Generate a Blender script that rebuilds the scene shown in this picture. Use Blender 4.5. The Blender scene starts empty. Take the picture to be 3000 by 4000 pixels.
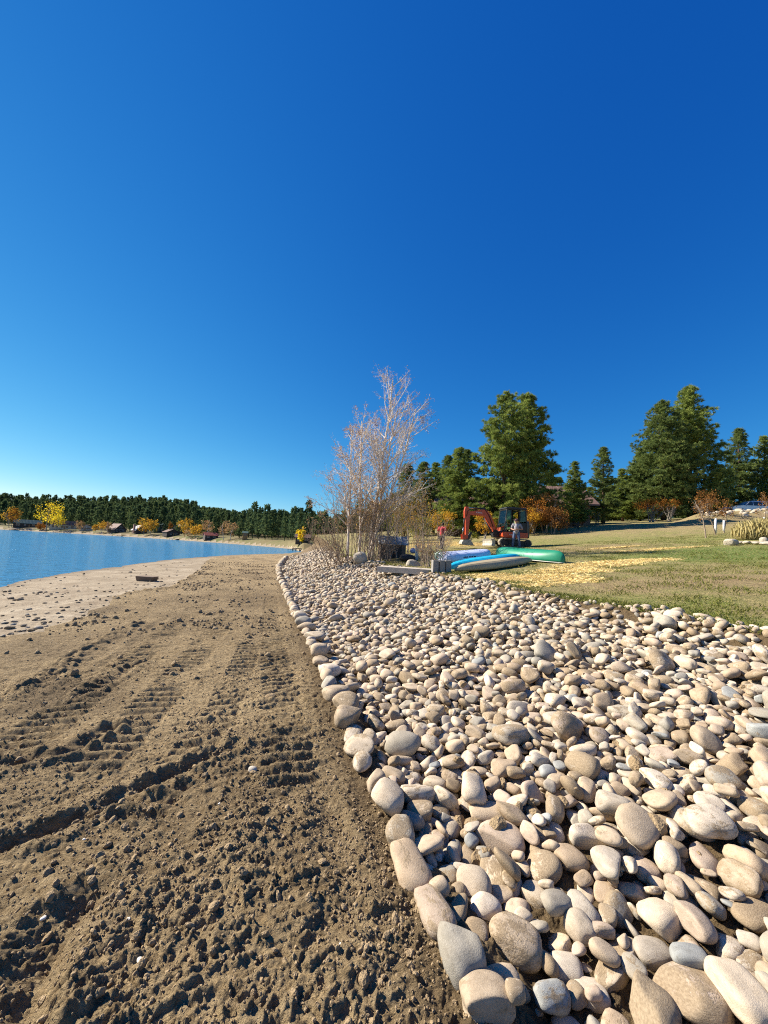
import bpy, bmesh, math, random
import numpy as np
from mathutils import Vector, Matrix, Quaternion, Euler

S = bpy.context.scene
COL = S.collection
random.seed(11)
RNG = np.random.default_rng(11)
R = math.radians

# ------------------------------------------------------------------ camera
CAM_Z = 2.0
F_PX, CX, CY = 1503.0, 1500.0, 2000.0           # focal length and centre in photograph pixels
PITCH, ROLL = R(5.14), R(3.03)
cam_d = bpy.data.cameras.new('camera')
cam = bpy.data.objects.new('camera', cam_d)
COL.objects.link(cam)
cam_d.sensor_fit = 'VERTICAL'
cam_d.sensor_height = 36.0
cam_d.lens = F_PX / 4000.0 * 36.0
cam_d.clip_start = 0.05
cam_d.clip_end = 3000
CAM_R = Matrix.Rotation(R(90) + PITCH, 3, 'X') @ Matrix.Rotation(ROLL, 3, 'Z')
cam.matrix_world = Matrix.Translation((0, 0, CAM_Z)) @ CAM_R.to_4x4()
S.camera = cam
S.render.resolution_x, S.render.resolution_y = 768, 1024

# ------------------------------------------------------------------ light
SUN_AZ, SUN_EL = R(-72), R(35)                   # azimuth from +Y, clockwise; the sun stands to the left
world = bpy.data.worlds.new('World')
S.world = world
world.use_nodes = True
wn = world.node_tree
for n in list(wn.nodes):
    wn.nodes.remove(n)
w_out = wn.nodes.new('ShaderNodeOutputWorld')
w_bg = wn.nodes.new('ShaderNodeBackground')
w_sky = wn.nodes.new('ShaderNodeTexSky')
w_sky.sky_type = 'NISHITA'
w_sky.sun_disc = False
w_sky.sun_elevation = SUN_EL
w_sky.sun_rotation = SUN_AZ
w_sky.altitude = 2300
w_sky.air_density = 1.0
w_sky.dust_density = 0.1
w_sky.ozone_density = 3.0
# deep clear-air blue: each channel of the sky is graded by its own power curve
w_sep = wn.nodes.new('ShaderNodeSeparateColor'); w_com = wn.nodes.new('ShaderNodeCombineColor')
wn.links.new(w_sky.outputs[0], w_sep.inputs[0])
for i, (gain, power) in enumerate(((2.0, 1.98), (1.22, 1.07), (1.08, 0.56))):
    m0 = wn.nodes.new('ShaderNodeMath'); m0.operation = 'MULTIPLY'; m0.inputs[1].default_value = 0.1
    m1 = wn.nodes.new('ShaderNodeMath'); m1.operation = 'POWER'; m1.inputs[1].default_value = power
    m2 = wn.nodes.new('ShaderNodeMath'); m2.operation = 'MULTIPLY'; m2.inputs[1].default_value = gain / (0.064 * 2 ** 1.22)
    wn.links.new(w_sep.outputs[i], m0.inputs[0]); wn.links.new(m0.outputs[0], m1.inputs[0]); wn.links.new(m1.outputs[0], m2.inputs[0]); wn.links.new(m2.outputs[0], w_com.inputs[i])
wn.links.new(w_com.outputs[0], w_bg.inputs[0])
w_bg.inputs[1].default_value = 0.064
wn.links.new(w_bg.outputs[0], w_out.inputs[0])
sun_d = bpy.data.lights.new('sun', 'SUN')
sun_d.energy = 4.8
sun_d.angle = R(0.5)
sun_d.color = (1.0, 0.91, 0.77)
sun = bpy.data.objects.new('sun', sun_d)
COL.objects.link(sun)
SUN_DIR = Vector((math.sin(SUN_AZ) * math.cos(SUN_EL), math.cos(SUN_AZ) * math.cos(SUN_EL), math.sin(SUN_EL)))
sun.rotation_euler = SUN_DIR.to_track_quat('Z', 'Y').to_euler()
sun.location = (-30, 10, 40)
S.view_settings.view_transform = 'Standard'
S.view_settings.look = 'None'
S.view_settings.gamma = 1
S.view_settings.exposure = 1.22
S.cycles.max_bounces = 6
S.cycles.transparent_max_bounces = 8
S.cycles.use_adaptive_sampling = True
S.cycles.adaptive_threshold = 0.008
S.cycles.use_denoising = False
S.cycles.sample_clamp_direct = 6.0
S.cycles.sample_clamp_indirect = 3.0
S.cycles.filter_width = 1.1

# ------------------------------------------------------------------ scene bookkeeping
def tag(o, label=None, cat=None, group=None, kind=None):
    if label: o['label'] = label
    if cat: o['category'] = cat
    if group: o['group'] = group
    if kind: o['kind'] = kind
    return o

def empty(name, loc=(0, 0, 0), rz=0.0):
    o = bpy.data.objects.new(name, None)
    COL.objects.link(o)
    o.location = loc
    o.rotation_euler = (0, 0, rz)
    o.empty_display_size = 0.2
    return o

def link_mesh(name, me, mats=None, parent=None, loc=None, rz=None):
    o = bpy.data.objects.new(name, me)
    COL.objects.link(o)
    if mats is not None:
        if not isinstance(mats, (list, tuple)): mats = [mats]
        for m in mats: me.materials.append(m)
    if parent: o.parent = parent
    if loc is not None: o.location = loc
    if rz is not None: o.rotation_euler = (0, 0, rz)
    return o

def mesh_np(name, V, loops, starts, totals, smooth=False, mat_idx=None):
    me = bpy.data.meshes.new(name)
    V = np.asarray(V, np.float32)
    me.vertices.add(len(V)); me.vertices.foreach_set('co', V.ravel())
    me.loops.add(len(loops)); me.loops.foreach_set('vertex_index', np.asarray(loops, np.int32))
    me.polygons.add(len(starts))
    me.polygons.foreach_set('loop_start', np.asarray(starts, np.int32))
    me.polygons.foreach_set('loop_total', np.asarray(totals, np.int32))
    if mat_idx is not None: me.polygons.foreach_set('material_index', np.asarray(mat_idx, np.int32))
    sm = smooth if isinstance(smooth, np.ndarray) else np.full(len(starts), bool(smooth))
    me.polygons.foreach_set('use_smooth', sm)
    me.update(calc_edges=True)
    return me

def mesh_faces(name, V, Fc, smooth=False):
    """Fc: (n,3) or (n,4) index array."""
    Fc = np.asarray(Fc, np.int32)
    n, k = Fc.shape
    return mesh_np(name, V, Fc.ravel(), np.arange(n) * k, np.full(n, k), smooth)

def vcol(me, name, arr):
    a = me.attributes.new(name, 'FLOAT_COLOR', 'POINT')
    arr = np.asarray(arr, np.float32)
    if arr.shape[1] == 3: arr = np.concatenate([arr, np.ones((len(arr), 1), np.float32)], 1)
    a.data.foreach_set('color', arr.ravel())

def vfloat(me, name, arr):
    a = me.attributes.new(name, 'FLOAT', 'POINT')
    a.data.foreach_set('value', np.asarray(arr, np.float32))

ORD = ['first', 'second', 'third', 'fourth', 'fifth', 'sixth', 'seventh', 'eighth', 'ninth', 'tenth', 'eleventh', 'twelfth',
       'thirteenth', 'fourteenth', 'fifteenth', 'sixteenth', 'seventeenth', 'eighteenth', 'nineteenth', 'twentieth']
TENS = {2: 'twenty', 3: 'thirty', 4: 'forty', 5: 'fifty', 6: 'sixty', 7: 'seventy', 8: 'eighty'}
TENTH = {2: 'twentieth', 3: 'thirtieth', 4: 'fortieth', 5: 'fiftieth', 6: 'sixtieth', 7: 'seventieth', 8: 'eightieth'}
def ordinal(n):
    if n <= 20: return ORD[n - 1]
    t, u = divmod(n, 10)
    return TENTH[t] if u == 0 else TENS[t] + '-' + ORD[u - 1]

# ------------------------------------------------------------------ noise
def _h(ix, iy, seed):
    h = (ix.astype(np.int64) * 374761393 + iy.astype(np.int64) * 668265263 + seed * 974634541) & 0xffffffff
    h = ((h ^ (h >> 13)) * 1274126177) & 0xffffffff
    return ((h ^ (h >> 16)) & 0xffffff) / float(0xffffff)

def vnoise(x, y, seed=0):
    ix, iy = np.floor(x), np.floor(y)
    fx, fy = x - ix, y - iy
    out = 0
    ux, uy = fx * fx * fx * (fx * (fx * 6 - 15) + 10), fy * fy * fy * (fy * (fy * 6 - 15) + 10)
    def g(dx, dy):
        a = _h(ix + dx, iy + dy, seed) * 2 * np.pi
        return np.cos(a) * (fx - dx) + np.sin(a) * (fy - dy)
    a = g(0, 0); b = g(1, 0); c = g(0, 1); d = g(1, 1)
    return ((a + (b - a) * ux) * (1 - uy) + (c + (d - c) * ux) * uy) * 1.5      # about -1..1

def fbm(x, y, seed=0, octs=4, gain=0.5):
    s, a, t = 0, 1.0, 0
    for i in range(octs):
        s = s + a * vnoise(x, y, seed + i * 17); t += a
        x, y, a = x * 2.03 + 13.1, y * 2.03 - 7.7, a * gain
    return s / t

def worley(x, y, seed=0):
    """distance to the nearest feature point, and that cell's random value"""
    ix, iy = np.floor(x), np.floor(y)
    best = np.full(x.shape, 9.0); val = np.zeros(x.shape)
    for dx in (-1, 0, 1):
        for dy in (-1, 0, 1):
            px = ix + dx + _h(ix + dx, iy + dy, seed)
            py = iy + dy + _h(ix + dx, iy + dy, seed + 5)
            d = np.hypot(px - x, py - y)
            m = d < best
            best = np.where(m, d, best)
            val = np.where(m, _h(ix + dx, iy + dy, seed + 9), val)
    return best, val

def sstep(a, b, x):
    t = np.clip((x - a) / (b - a), 0, 1)
    return t * t * (3 - 2 * t)

# ------------------------------------------------------------------ terrain (metres; the lake surface is z = 0)
def ray(px, py):
    d = CAM_R @ Vector((px - CX, -(py - CY), -F_PX))
    return d
def project(p):
    q = CAM_R.transposed() @ (Vector(p) - Vector((0, 0, CAM_Z)))
    return CX + F_PX * q.x / -q.z, CY - F_PX * q.y / -q.z
def on_plane(px, py, z):
    d = ray(px, py)
    t = (z - CAM_Z) / d.z
    return d.x * t, d.y * t

A_ = np.radians
NS_A = A_(np.array([-90, -62, -45, -33.7, -24.5, -13.7, -11.5, -8, 10, 90.0]))
NS_R = np.array([12.5, 13.6, 17.4, 27.9, 43.5, 67, 85, 150, 600, 2000.0])
FS_A = A_(np.array([-90, -45, -31, -25.9, -20, -13.7, -11.5, 90.0]))
FS_R = np.array([420, 354, 233, 189, 150, 113, 85, 85.0])
def near_shore(a): return np.interp(a, NS_A, NS_R)
def far_shore(a): return np.interp(a, FS_A, FS_R)

# the lower border of the cobble bank and its upper edge against the lawn, read off the photograph
_low = [(1826, 3978), (1736, 3671), (1636, 3490), (1537, 3327), (1447, 3065), (1356, 2875), (1266, 2667), (1193, 2486), (1130, 2351), (1094, 2260), (1085, 2216)]
_E = [on_plane(px, py, 0.40 - 0.008 * i) for i, (px, py) in enumerate(_low)]
_E = [(0.95, -2.0), (0.72, 0.2)] + _E + [(-10.6, 43.0), (-14.5, 65), (-17.0, 85.0), (-17.0, 400.0)]
_E = np.array(_E)
_up = [(3000, 2477), (2676, 2414), (2260, 2345), (1989, 2296), (1808, 2256), (1681, 2233), (1392, 2193), (1329, 2179)]
_U = [on_plane(px, py, 1.25) for (px, py) in _up]
_U = [(5.6, -2.0), (4.9, 2.0)] + _U + [(-6.6, 45.0), (-11.5, 65.0), (-14.0, 85.0), (-14.0, 400.0)]
_U = np.array(_U)
def edge_low(y): return np.interp(y, _E[:, 1], _E[:, 0])
def edge_up(y): return np.interp(y, _U[:, 1], _U[:, 0])

def base_z(x, y):
    x = np.asarray(x, float); y = np.asarray(y, float)
    a = np.arctan2(x, y); r = np.hypot(x, y)
    rn, rf = near_shore(a), far_shore(a)
    zb = 0.40 * (1 - np.clip(r / rn, 0, 1))
    E, U = edge_low(y), edge_up(y)
    s = np.clip((x - E) / np.maximum(U - E, 0.5), 0, 1)
    zU = 1.25 + 0.012 * np.clip(y - 13, 0, 60)
    zstrip = zb + (zU - zb) * (0.75 * s + 0.25 * s * s * (3 - 2 * s))
    d = np.maximum(0, x - U) * 0.88
    lawn = zU + 0.105 * d * sstep(0, 2.5, d) + 0.03 * np.clip(d - 10, 0, 20) + 0.032 * np.clip(y - 24, 0, 100)
    lawn = np.minimum(lawn, 9.0 + 0.35 * np.clip(lawn - 9, 0, 6))
    near = np.where(x < E, zb, np.where(x < U, zstrip, lawn))
    # lake bed and far land
    bed = -0.05 * np.minimum(np.clip(r - rn, 0, 60), np.clip(rf - r, 0, 60))
    q = np.clip(r - rf, 0, None)
    hh = np.interp(a, A_(np.array([-90, -45, -31, -20, -11, 10])), np.array([15, 17, 21.5, 9, 5, 4.0]))
    far = 2.4 * (1 - np.exp(-q / 8.0)) + 0.012 * np.clip(q, 0, 60) + hh * sstep(38, 235, q)
    z = np.where(r < rn, near, np.where(r < rf, bed, far))
    # where the lake ends the two formulas meet
    w = sstep(A_(-13.0), A_(-9.0), a) * sstep(60, 90, r)
    zfar_like = far
    zz = np.where((r >= rn) | (a > A_(-11.5)), z, z)
    blend_near = np.where(x < U, zstrip, lawn)
    k = sstep(A_(-11.5), A_(-6.0), a)
    return np.where((r > 85) & (a > A_(-11.5)), far * (1 - k) + blend_near * k, zz)

def gz(x, y): return float(base_z(np.array([x]), np.array([y]))[0])

def gp(px, Y, dz=0.0):
    """ground point at depth Y that stands in photograph column px"""
    X = (px - CX) / F_PX * Y
    for _ in range(6):
        z = gz(X, Y)
        u, _v = project((X, Y, z + dz))
        X += (px - u) * Y / F_PX
    return Vector((X, Y, gz(X, Y)))

_T = np.concatenate([np.arange(0.8, 30, 0.04), np.arange(30, 400, 0.25)])
def hit(px, py):
    """first point where the ray through a photograph pixel meets the terrain"""
    d = ray(px, py); d = d / math.hypot(d.x, d.y)
    X, Y, Z = d.x * _T, d.y * _T, CAM_Z + d.z * _T
    below = np.nonzero(Z < base_z(X, Y))[0]
    i = below[0] if len(below) else len(_T) - 1
    return float(X[i]), float(Y[i])

# ------------------------------------------------------------------ materials
class NT:
    def __init__(s, name):
        s.m = bpy.data.materials.new(name); s.m.use_nodes = True
        s.t = s.m.node_tree
        for n in list(s.t.nodes): s.t.nodes.remove(n)
        s.out = s.n('ShaderNodeOutputMaterial')
    def n(s, kind, **kw):
        nd = s.t.nodes.new(kind)
        for k, v in kw.items():
            if k.startswith('_'): setattr(nd, k[1:], v)
            else:
                key = int(k[1:]) if k[0] == 'i' and k[1:].isdigit() else k.replace('__', ' ')
                s.set(nd.inputs[key], v)
        return nd
    def set(s, sock, v):
        if isinstance(v, bpy.types.NodeSocket): s.t.links.new(v, sock)
        elif isinstance(v, bpy.types.Node): s.t.links.new(v.outputs[0], sock)
        else:
            if sock.type == 'RGBA' and len(v) == 3: v = (*v, 1)
            sock.default_value = v
    def noise(s, vec, scale, detail=4, rough=0.55, dist=0.0):
        return s.n('ShaderNodeTexNoise', Vector=vec, Scale=scale, Detail=detail, Roughness=rough, Distortion=dist).outputs['Fac']
    def ramp(s, fac, stops, interp='LINEAR'):
        nd = s.n('ShaderNodeValToRGB', Fac=fac)
        nd.color_ramp.interpolation = interp
        e = nd.color_ramp.elements
        while len(e) < len(stops): e.new(0.5)
        for el, (p, c) in zip(e, stops):
            el.position = p
            el.color = (*c, 1) if not isinstance(c, (int, float)) else (c, c, c, 1)
        return nd.outputs['Color']
    def mix(s, fac, a, b, mode='MIX'):
        nd = s.n('ShaderNodeMix', _data_type='RGBA', _blend_type=mode)
        s.set(nd.inputs[0], fac); s.set(nd.inputs[6], a); s.set(nd.inputs[7], b)
        return nd.outputs[2]
    def math(s, op, a, b=0.0, clamp=False):
        nd = s.n('ShaderNodeMath', _operation=op, _use_clamp=clamp)
        s.set(nd.inputs[0], a); s.set(nd.inputs[1], b)
        return nd.outputs[0]
    def bump(s, h, strength=0.3, dist=0.02, normal=None):
        nd = s.n('ShaderNodeBump', Strength=strength, Distance=dist, Height=h)
        if normal is not None: s.set(nd.inputs['Normal'], normal)
        return nd.outputs[0]
    def pos(s): return s.n('ShaderNodeNewGeometry').outputs['Position']
    def obj(s): return s.n('ShaderNodeTexCoord').outputs['Object']
    def attr(s, name, out='Color'): return s.n('ShaderNodeAttribute', _attribute_name=name).outputs[out]
    def bsdf(s, col, rough=0.8, normal=None, metal=0.0, spec=0.3, **kw):
        b = s.n('ShaderNodeBsdfPrincipled')
        s.set(b.inputs['Base Color'], col); s.set(b.inputs['Roughness'], rough)
        s.set(b.inputs['Metallic'], metal); s.set(b.inputs['Specular IOR Level'], spec)
        if normal is not None: s.set(b.inputs['Normal'], normal)
        for k, v in kw.items(): s.set(b.inputs[k.replace('__', ' ')], v)
        s.t.links.new(b.outputs[0], s.out.inputs[0])
        return b

def simple(name, c1, c2=None, scale=6.0, rough=0.6, bump=0.15, metal=0.0, spec=0.35, bdist=0.01, **kw):
    k = NT(name)
    c2 = c2 or tuple(v * 0.75 for v in c1)
    f = k.noise(k.obj(), scale, 5, 0.6)
    col = k.mix(k.ramp(f, [(0.35, 0.0), (0.68, 1.0)]), c1, c2)
    k.bsdf(col, rough, k.bump(k.noise(k.obj(), scale * 6, 3), bump, bdist), metal, spec, **kw)
    return k.m

def foliage_mat(name, c1, c2, c3=None, transl=0.35, per_island=True):
    """leaf and needle material: colour varies from leaf to leaf, and light passes through a little"""
    k = NT(name)
    rnd = k.n('ShaderNodeNewGeometry').outputs['Random Per Island']
    big = k.noise(k.obj(), 0.9, 2)
    f = k.math('ADD', k.math('MULTIPLY', rnd, 0.6), k.math('MULTIPLY', big, 0.5), True)
    stops = [(0.15, c1), (0.8, c2)] if c3 is None else [(0.15, c1), (0.5, c2), (0.85, c3)]
    col = k.ramp(f, stops)
    d = k.n('ShaderNodeBsdfDiffuse', Color=col)
    t = k.n('ShaderNodeBsdfTranslucent', Color=col)
    mx = k.n('ShaderNodeMixShader'); mx.inputs[0].default_value = transl
    k.t.links.new(d.outputs[0], mx.inputs[1]); k.t.links.new(t.outputs[0], mx.inputs[2])
    k.t.links.new(mx.outputs[0], k.out.inputs[0])
    return k.m

M = {}
# mud
k = NT('mud'); p = k.pos()
c = k.ramp(k.noise(p, 0.7, 6, 0.6), [(0.32, (0.150, 0.105, 0.054)), (0.5, (0.262, 0.187, 0.100)), (0.68, (0.37, 0.273, 0.153))])
c = k.mix(k.ramp(k.noise(p, 22, 5, 0.7), [(0.40, 0.0), (0.62, 0.8)]), c, (0.46, 0.35, 0.20))
c = k.mix(k.ramp(k.noise(p, 55, 4, 0.7), [(0.56, 0.0), (0.72, 0.75)]), c, (0.095, 0.068, 0.040))
wet = k.attr('damp', 'Fac')
c = k.mix(wet, c, (0.125, 0.085, 0.045))
mpm = k.n('ShaderNodeMapping', Vector=p, Rotation=(0, 0, -0.35)); mpm.inputs['Scale'].default_value = (0.65, 1.5, 1.0)
rid = k.math('ABSOLUTE', k.math('SUBTRACT', k.noise(mpm.outputs[0], 15, 6, 0.68, 0.6), 0.5))
h = k.math('ADD', k.math('MULTIPLY', rid, -4.0), k.noise(p, 34, 8, 0.75))
h = k.math('ADD', h, k.math('MULTIPLY', k.noise(mpm.outputs[0], 4.5, 4, 0.6, 0.5), 3.0))
h = k.math('ADD', h, k.math('MULTIPLY', k.noise(p, 120, 4, 0.75), 0.4))
k.bsdf(c, k.math('SUBTRACT', 0.95, k.math('MULTIPLY', wet, 0.2)), k.bump(h, 0.9, 0.032), spec=0.12); M['mud'] = k.m
# dry sand
k = NT('sand'); p = k.pos()
c = k.ramp(k.noise(p, 0.8, 6, 0.65), [(0.3, (0.20, 0.155, 0.10)), (0.55, (0.32, 0.26, 0.18)), (0.7, (0.40, 0.335, 0.24))])
c = k.mix(k.ramp(k.noise(p, 14, 6, 0.7), [(0.55, 0.0), (0.68, 0.8)]), c, (0.20, 0.15, 0.10))
c = k.mix(k.ramp(k.noise(p, 2.3, 6, 0.7, 0.8), [(0.50, 0.0), (0.64, 0.75)]), c, (0.215, 0.16, 0.105))
c = k.mix(k.ramp(k.noise(p, 30, 4, 0.7), [(0.58, 0.0), (0.70, 0.7)]), c, (0.13, 0.095, 0.065))
sep = k.n('ShaderNodeSeparateXYZ', i0=p)
c = k.mix(k.ramp(sep.outputs[2], [(0.0, 0.85), (0.035, 0.0)]), c, (0.14, 0.105, 0.07))
k.bsdf(c, 0.95, k.bump(k.noise(p, 20, 8, 0.7), 0.8, 0.03), spec=0.15); M['sand'] = k.m
# lawn
k = NT('lawn'); p = k.pos()
g = k.attr('green', 'Fac')
n1 = k.noise(p, 1.3, 6, 0.65)
f = k.math('ADD', g, k.math('MULTIPLY', k.math('SUBTRACT', n1, 0.5), 1.3), True)
c = k.ramp(f, [(0.0, (0.27, 0.18, 0.105)), (0.25, (0.30, 0.225, 0.12)), (0.5, (0.225, 0.215, 0.075)), (0.75, (0.15, 0.19, 0.042)), (1.0, (0.085, 0.16, 0.022))])
c = k.mix(k.ramp(k.noise(p, 16, 5, 0.7), [(0.45, 0.0), (0.62, 0.8)]), c, (0.40, 0.32, 0.15))
c = k.mix(k.ramp(k.noise(p, 24, 6, 0.8), [(0.5, 0.0), (0.62, 0.85)]), c, (0.055, 0.06, 0.02))
k.bsdf(c, 0.95, k.bump(k.noise(p, 26, 6, 0.75), 1.0, 0.06), spec=0.1); M['lawn'] = k.m
# far ground under the woods
k = NT('far_ground'); p = k.pos()
c = k.ramp(k.noise(p, 0.08, 6, 0.6), [(0.35, (0.13, 0.10, 0.05)), (0.5, (0.18, 0.15, 0.075)), (0.65, (0.09, 0.11, 0.035))])
sep = k.n('ShaderNodeSeparateXYZ', i0=p)
c = k.mix(k.ramp(sep.outputs[2], [(0.25, 1.0), (0.5, 0.0)]), c, (0.17, 0.135, 0.095))
k.bsdf(c, 0.95, k.bump(k.noise(p, 1.0, 5), 0.6, 0.3), spec=0.1); M['far'] = k.m
# lake water
k = NT('lake_water')
mp = k.n('ShaderNodeMapping', Vector=k.pos(), Scale=(1.0, 1.0, 1.0), Rotation=(0, 0, R(20)))
mp.inputs['Scale'].default_value = (0.45, 1.5, 1.0)
h = k.math('ADD', k.noise(mp.outputs[0], 1.1, 3, 0.55, 0.4), k.math('MULTIPLY', k.noise(mp.outputs[0], 4.0, 3, 0.6), 0.28))
nrm = k.bump(h, 1.0, 0.24)
fr = k.n('ShaderNodeFresnel', IOR=1.33, Normal=nrm)
dp = k.n('ShaderNodeBsdfDiffuse', Color=(0.055, 0.19, 0.33)); gl = k.n('ShaderNodeBsdfGlossy', Color=(0.68, 0.88, 1.0), Roughness=0.04, Normal=nrm)
mx = k.n('ShaderNodeMixShader'); k.t.links.new(k.math('MULTIPLY', fr.outputs[0], 0.95), mx.inputs[0]); k.t.links.new(dp.outputs[0], mx.inputs[1]); k.t.links.new(gl.outputs[0], mx.inputs[2])
k.t.links.new(mx.outputs[0], k.out.inputs[0]); M['water'] = k.m
# cobbles: each carries its own colour, and most are caked with dry mud somewhere
def stone_mat(name, source):
    k = NT(name)
    if source == 'object':
        oi = k.n('ShaderNodeObjectInfo'); base = oi.outputs['Color']; rnd = oi.outputs['Random']
        p = k.obj(); v = k.n('ShaderNodeVectorMath', _operation='ADD', i0=p, i1=(0, 0, 0))
        k.set(v.inputs[1], k.math('MULTIPLY', rnd, 70.0))
        p = v.outputs[0]
        dirt = oi.outputs['Alpha']
        sc = 1.0
    else:
        base = k.attr('col'); p = k.pos(); dirt = k.attr('dirt', 'Fac'); sc = 6.0
    c = k.mix(k.ramp(k.noise(p, 1.6 * sc, 5, 0.6), [(0.3, 0.0), (0.7, 1.0)]), k.mix(1.0, base, (0.80, 0.76, 0.70), 'MULTIPLY'), k.mix(1.0, base, (1.12, 1.08, 1.02), 'MULTIPLY'))
    c = k.mix(k.ramp(k.noise(p, 18 * sc, 4, 0.7), [(0.55, 0.0), (0.75, 0.30)]), c, (0.28, 0.24, 0.19))
    c = k.mix(k.ramp(k.noise(p, 34 * sc, 2, 0.6), [(0.62, 0.0), (0.72, 0.35)]), c, (0.60, 0.56, 0.48))
    c = k.mix(k.ramp(k.noise(p, 2.6 * sc, 6, 0.7, 1.2), [(0.52, 0.0), (0.66, 0.42)]), c, k.mix(1.0, c, (0.55, 0.50, 0.45), 'MULTIPLY'))
    c = k.mix(k.ramp(k.noise(p, 3.4 * sc, 3, 0.5, 2.5), [(0.492, 0.0), (0.5, 0.35), (0.508, 0.0)]), c, (0.68, 0.64, 0.57))
    n = k.math('ADD', k.noise(p, 1.3 * sc, 6, 0.65), k.math('MULTIPLY', k.math('SUBTRACT', k.noise(p, 9 * sc, 4, 0.7), 0.5), 0.45))
    m = k.ramp(k.math('SUBTRACT', k.math('ADD', n, dirt), 1.0), [(0.0, 0.0), (0.09, 0.9)])
    mudc = k.ramp(k.noise(p, 12 * sc, 4), [(0.35, (0.22, 0.16, 0.095)), (0.65, (0.34, 0.26, 0.165))])
    c = k.mix(m, c, mudc)
    h = k.math('ADD', k.math('MULTIPLY', k.noise(p, 20 * sc, 6, 0.7), 0.55), k.math('MULTIPLY', m, k.noise(p, 14 * sc, 5, 0.75)))
    k.bsdf(c, 0.85, k.bump(h, 0.32, 0.012 if source != 'object' else 0.05), spec=0.25)
    return k.m
M['stone_o'] = stone_mat('cobble_stone', 'object')
M['stone_v'] = stone_mat('cobble_stone_mass', 'vertex')

# ------------------------------------------------------------------ ground sheet
def poly_w(pts): return np.array([hit(*q) for q in pts])
SAND_B = poly_w([(0, 2493), (190, 2471), (380, 2379), (488, 2319), (678, 2292), (781, 2227), (800, 2196), (830, 2177)])
SAND_B = np.vstack([[(SAND_B[0, 0] - 3.2, SAND_B[0, 1] - 2.8)], SAND_B, [(-17.0, 48.0), (-16.0, 85.0)]])
SAND_B = SAND_B[np.argsort(SAND_B[:, 1])]
def sand_x(y): return np.interp(y, SAND_B[:, 1], SAND_B[:, 0])

def seg_dist(x, y, P):
    """distance to a polyline, arc position along it and side"""
    best = np.full(x.shape, 1e9); pos = np.zeros(x.shape); side = np.zeros(x.shape); acc = 0.0
    for (x0, y0), (x1, y1) in zip(P[:-1], P[1:]):
        L = math.hypot(x1 - x0, y1 - y0) + 1e-9
        tx, ty = (x1 - x0) / L, (y1 - y0) / L
        s = np.clip((x - x0) * tx + (y - y0) * ty, 0, L)
        dx, dy = x - x0 - s * tx, y - y0 - s * ty
        d = np.hypot(dx, dy); m = d < best
        best = np.where(m, d, best); pos = np.where(m, acc + s, pos)
        side = np.where(m, np.sign(dx * ty - dy * tx), side)
        acc += L
    return best, pos, side

RUTS = [(poly_w([(-260, 3400), (0, 3320), (300, 3210), (620, 3060), (760, 2990), (900, 2930)]), 0.085, 0.055),
        (poly_w([(-200, 3120), (0, 3010), (250, 2960), (430, 2850)]), 0.07, 0.06),
        (poly_w([(330, 2720), (460, 2650), (530, 2600)]), 0.05, 0.06),
        (poly_w([(0, 4150), (90, 3960), (200, 3680), (330, 3540)]), 0.09, 0.075),
        (poly_w([(620, 3560), (760, 3380), (900, 3240)]), 0.03, 0.06),
        (poly_w([(1300, 3700), (1330, 3400), (1270, 3150)]), 0.035, 0.07),
        (poly_w([(0, 2830), (200, 2730), (480, 2560), (640, 2420)]), 0.035, 0.08)]
LUGS = [(poly_w([(-300, 3150), (100, 2890), (480, 2610), (820, 2340), (930, 2260)]), 0.42),
        (poly_w([(330, 3050), (700, 2640), (900, 2400), (980, 2290)]), 0.36),
        (poly_w([(1150, 3100), (1100, 2720), (1060, 2480), (1060, 2330)]), 0.34),
        (poly_w([(500, 3250), (860, 2800), (980, 2520)]), 0.3)]
WINDROW = [poly_w([(-250, 2850), (0, 2740), (190, 2640), (350, 2530), (540, 2440)]), poly_w([(470, 2318), (560, 2310), (660, 2296), (790, 2232)])]

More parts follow.
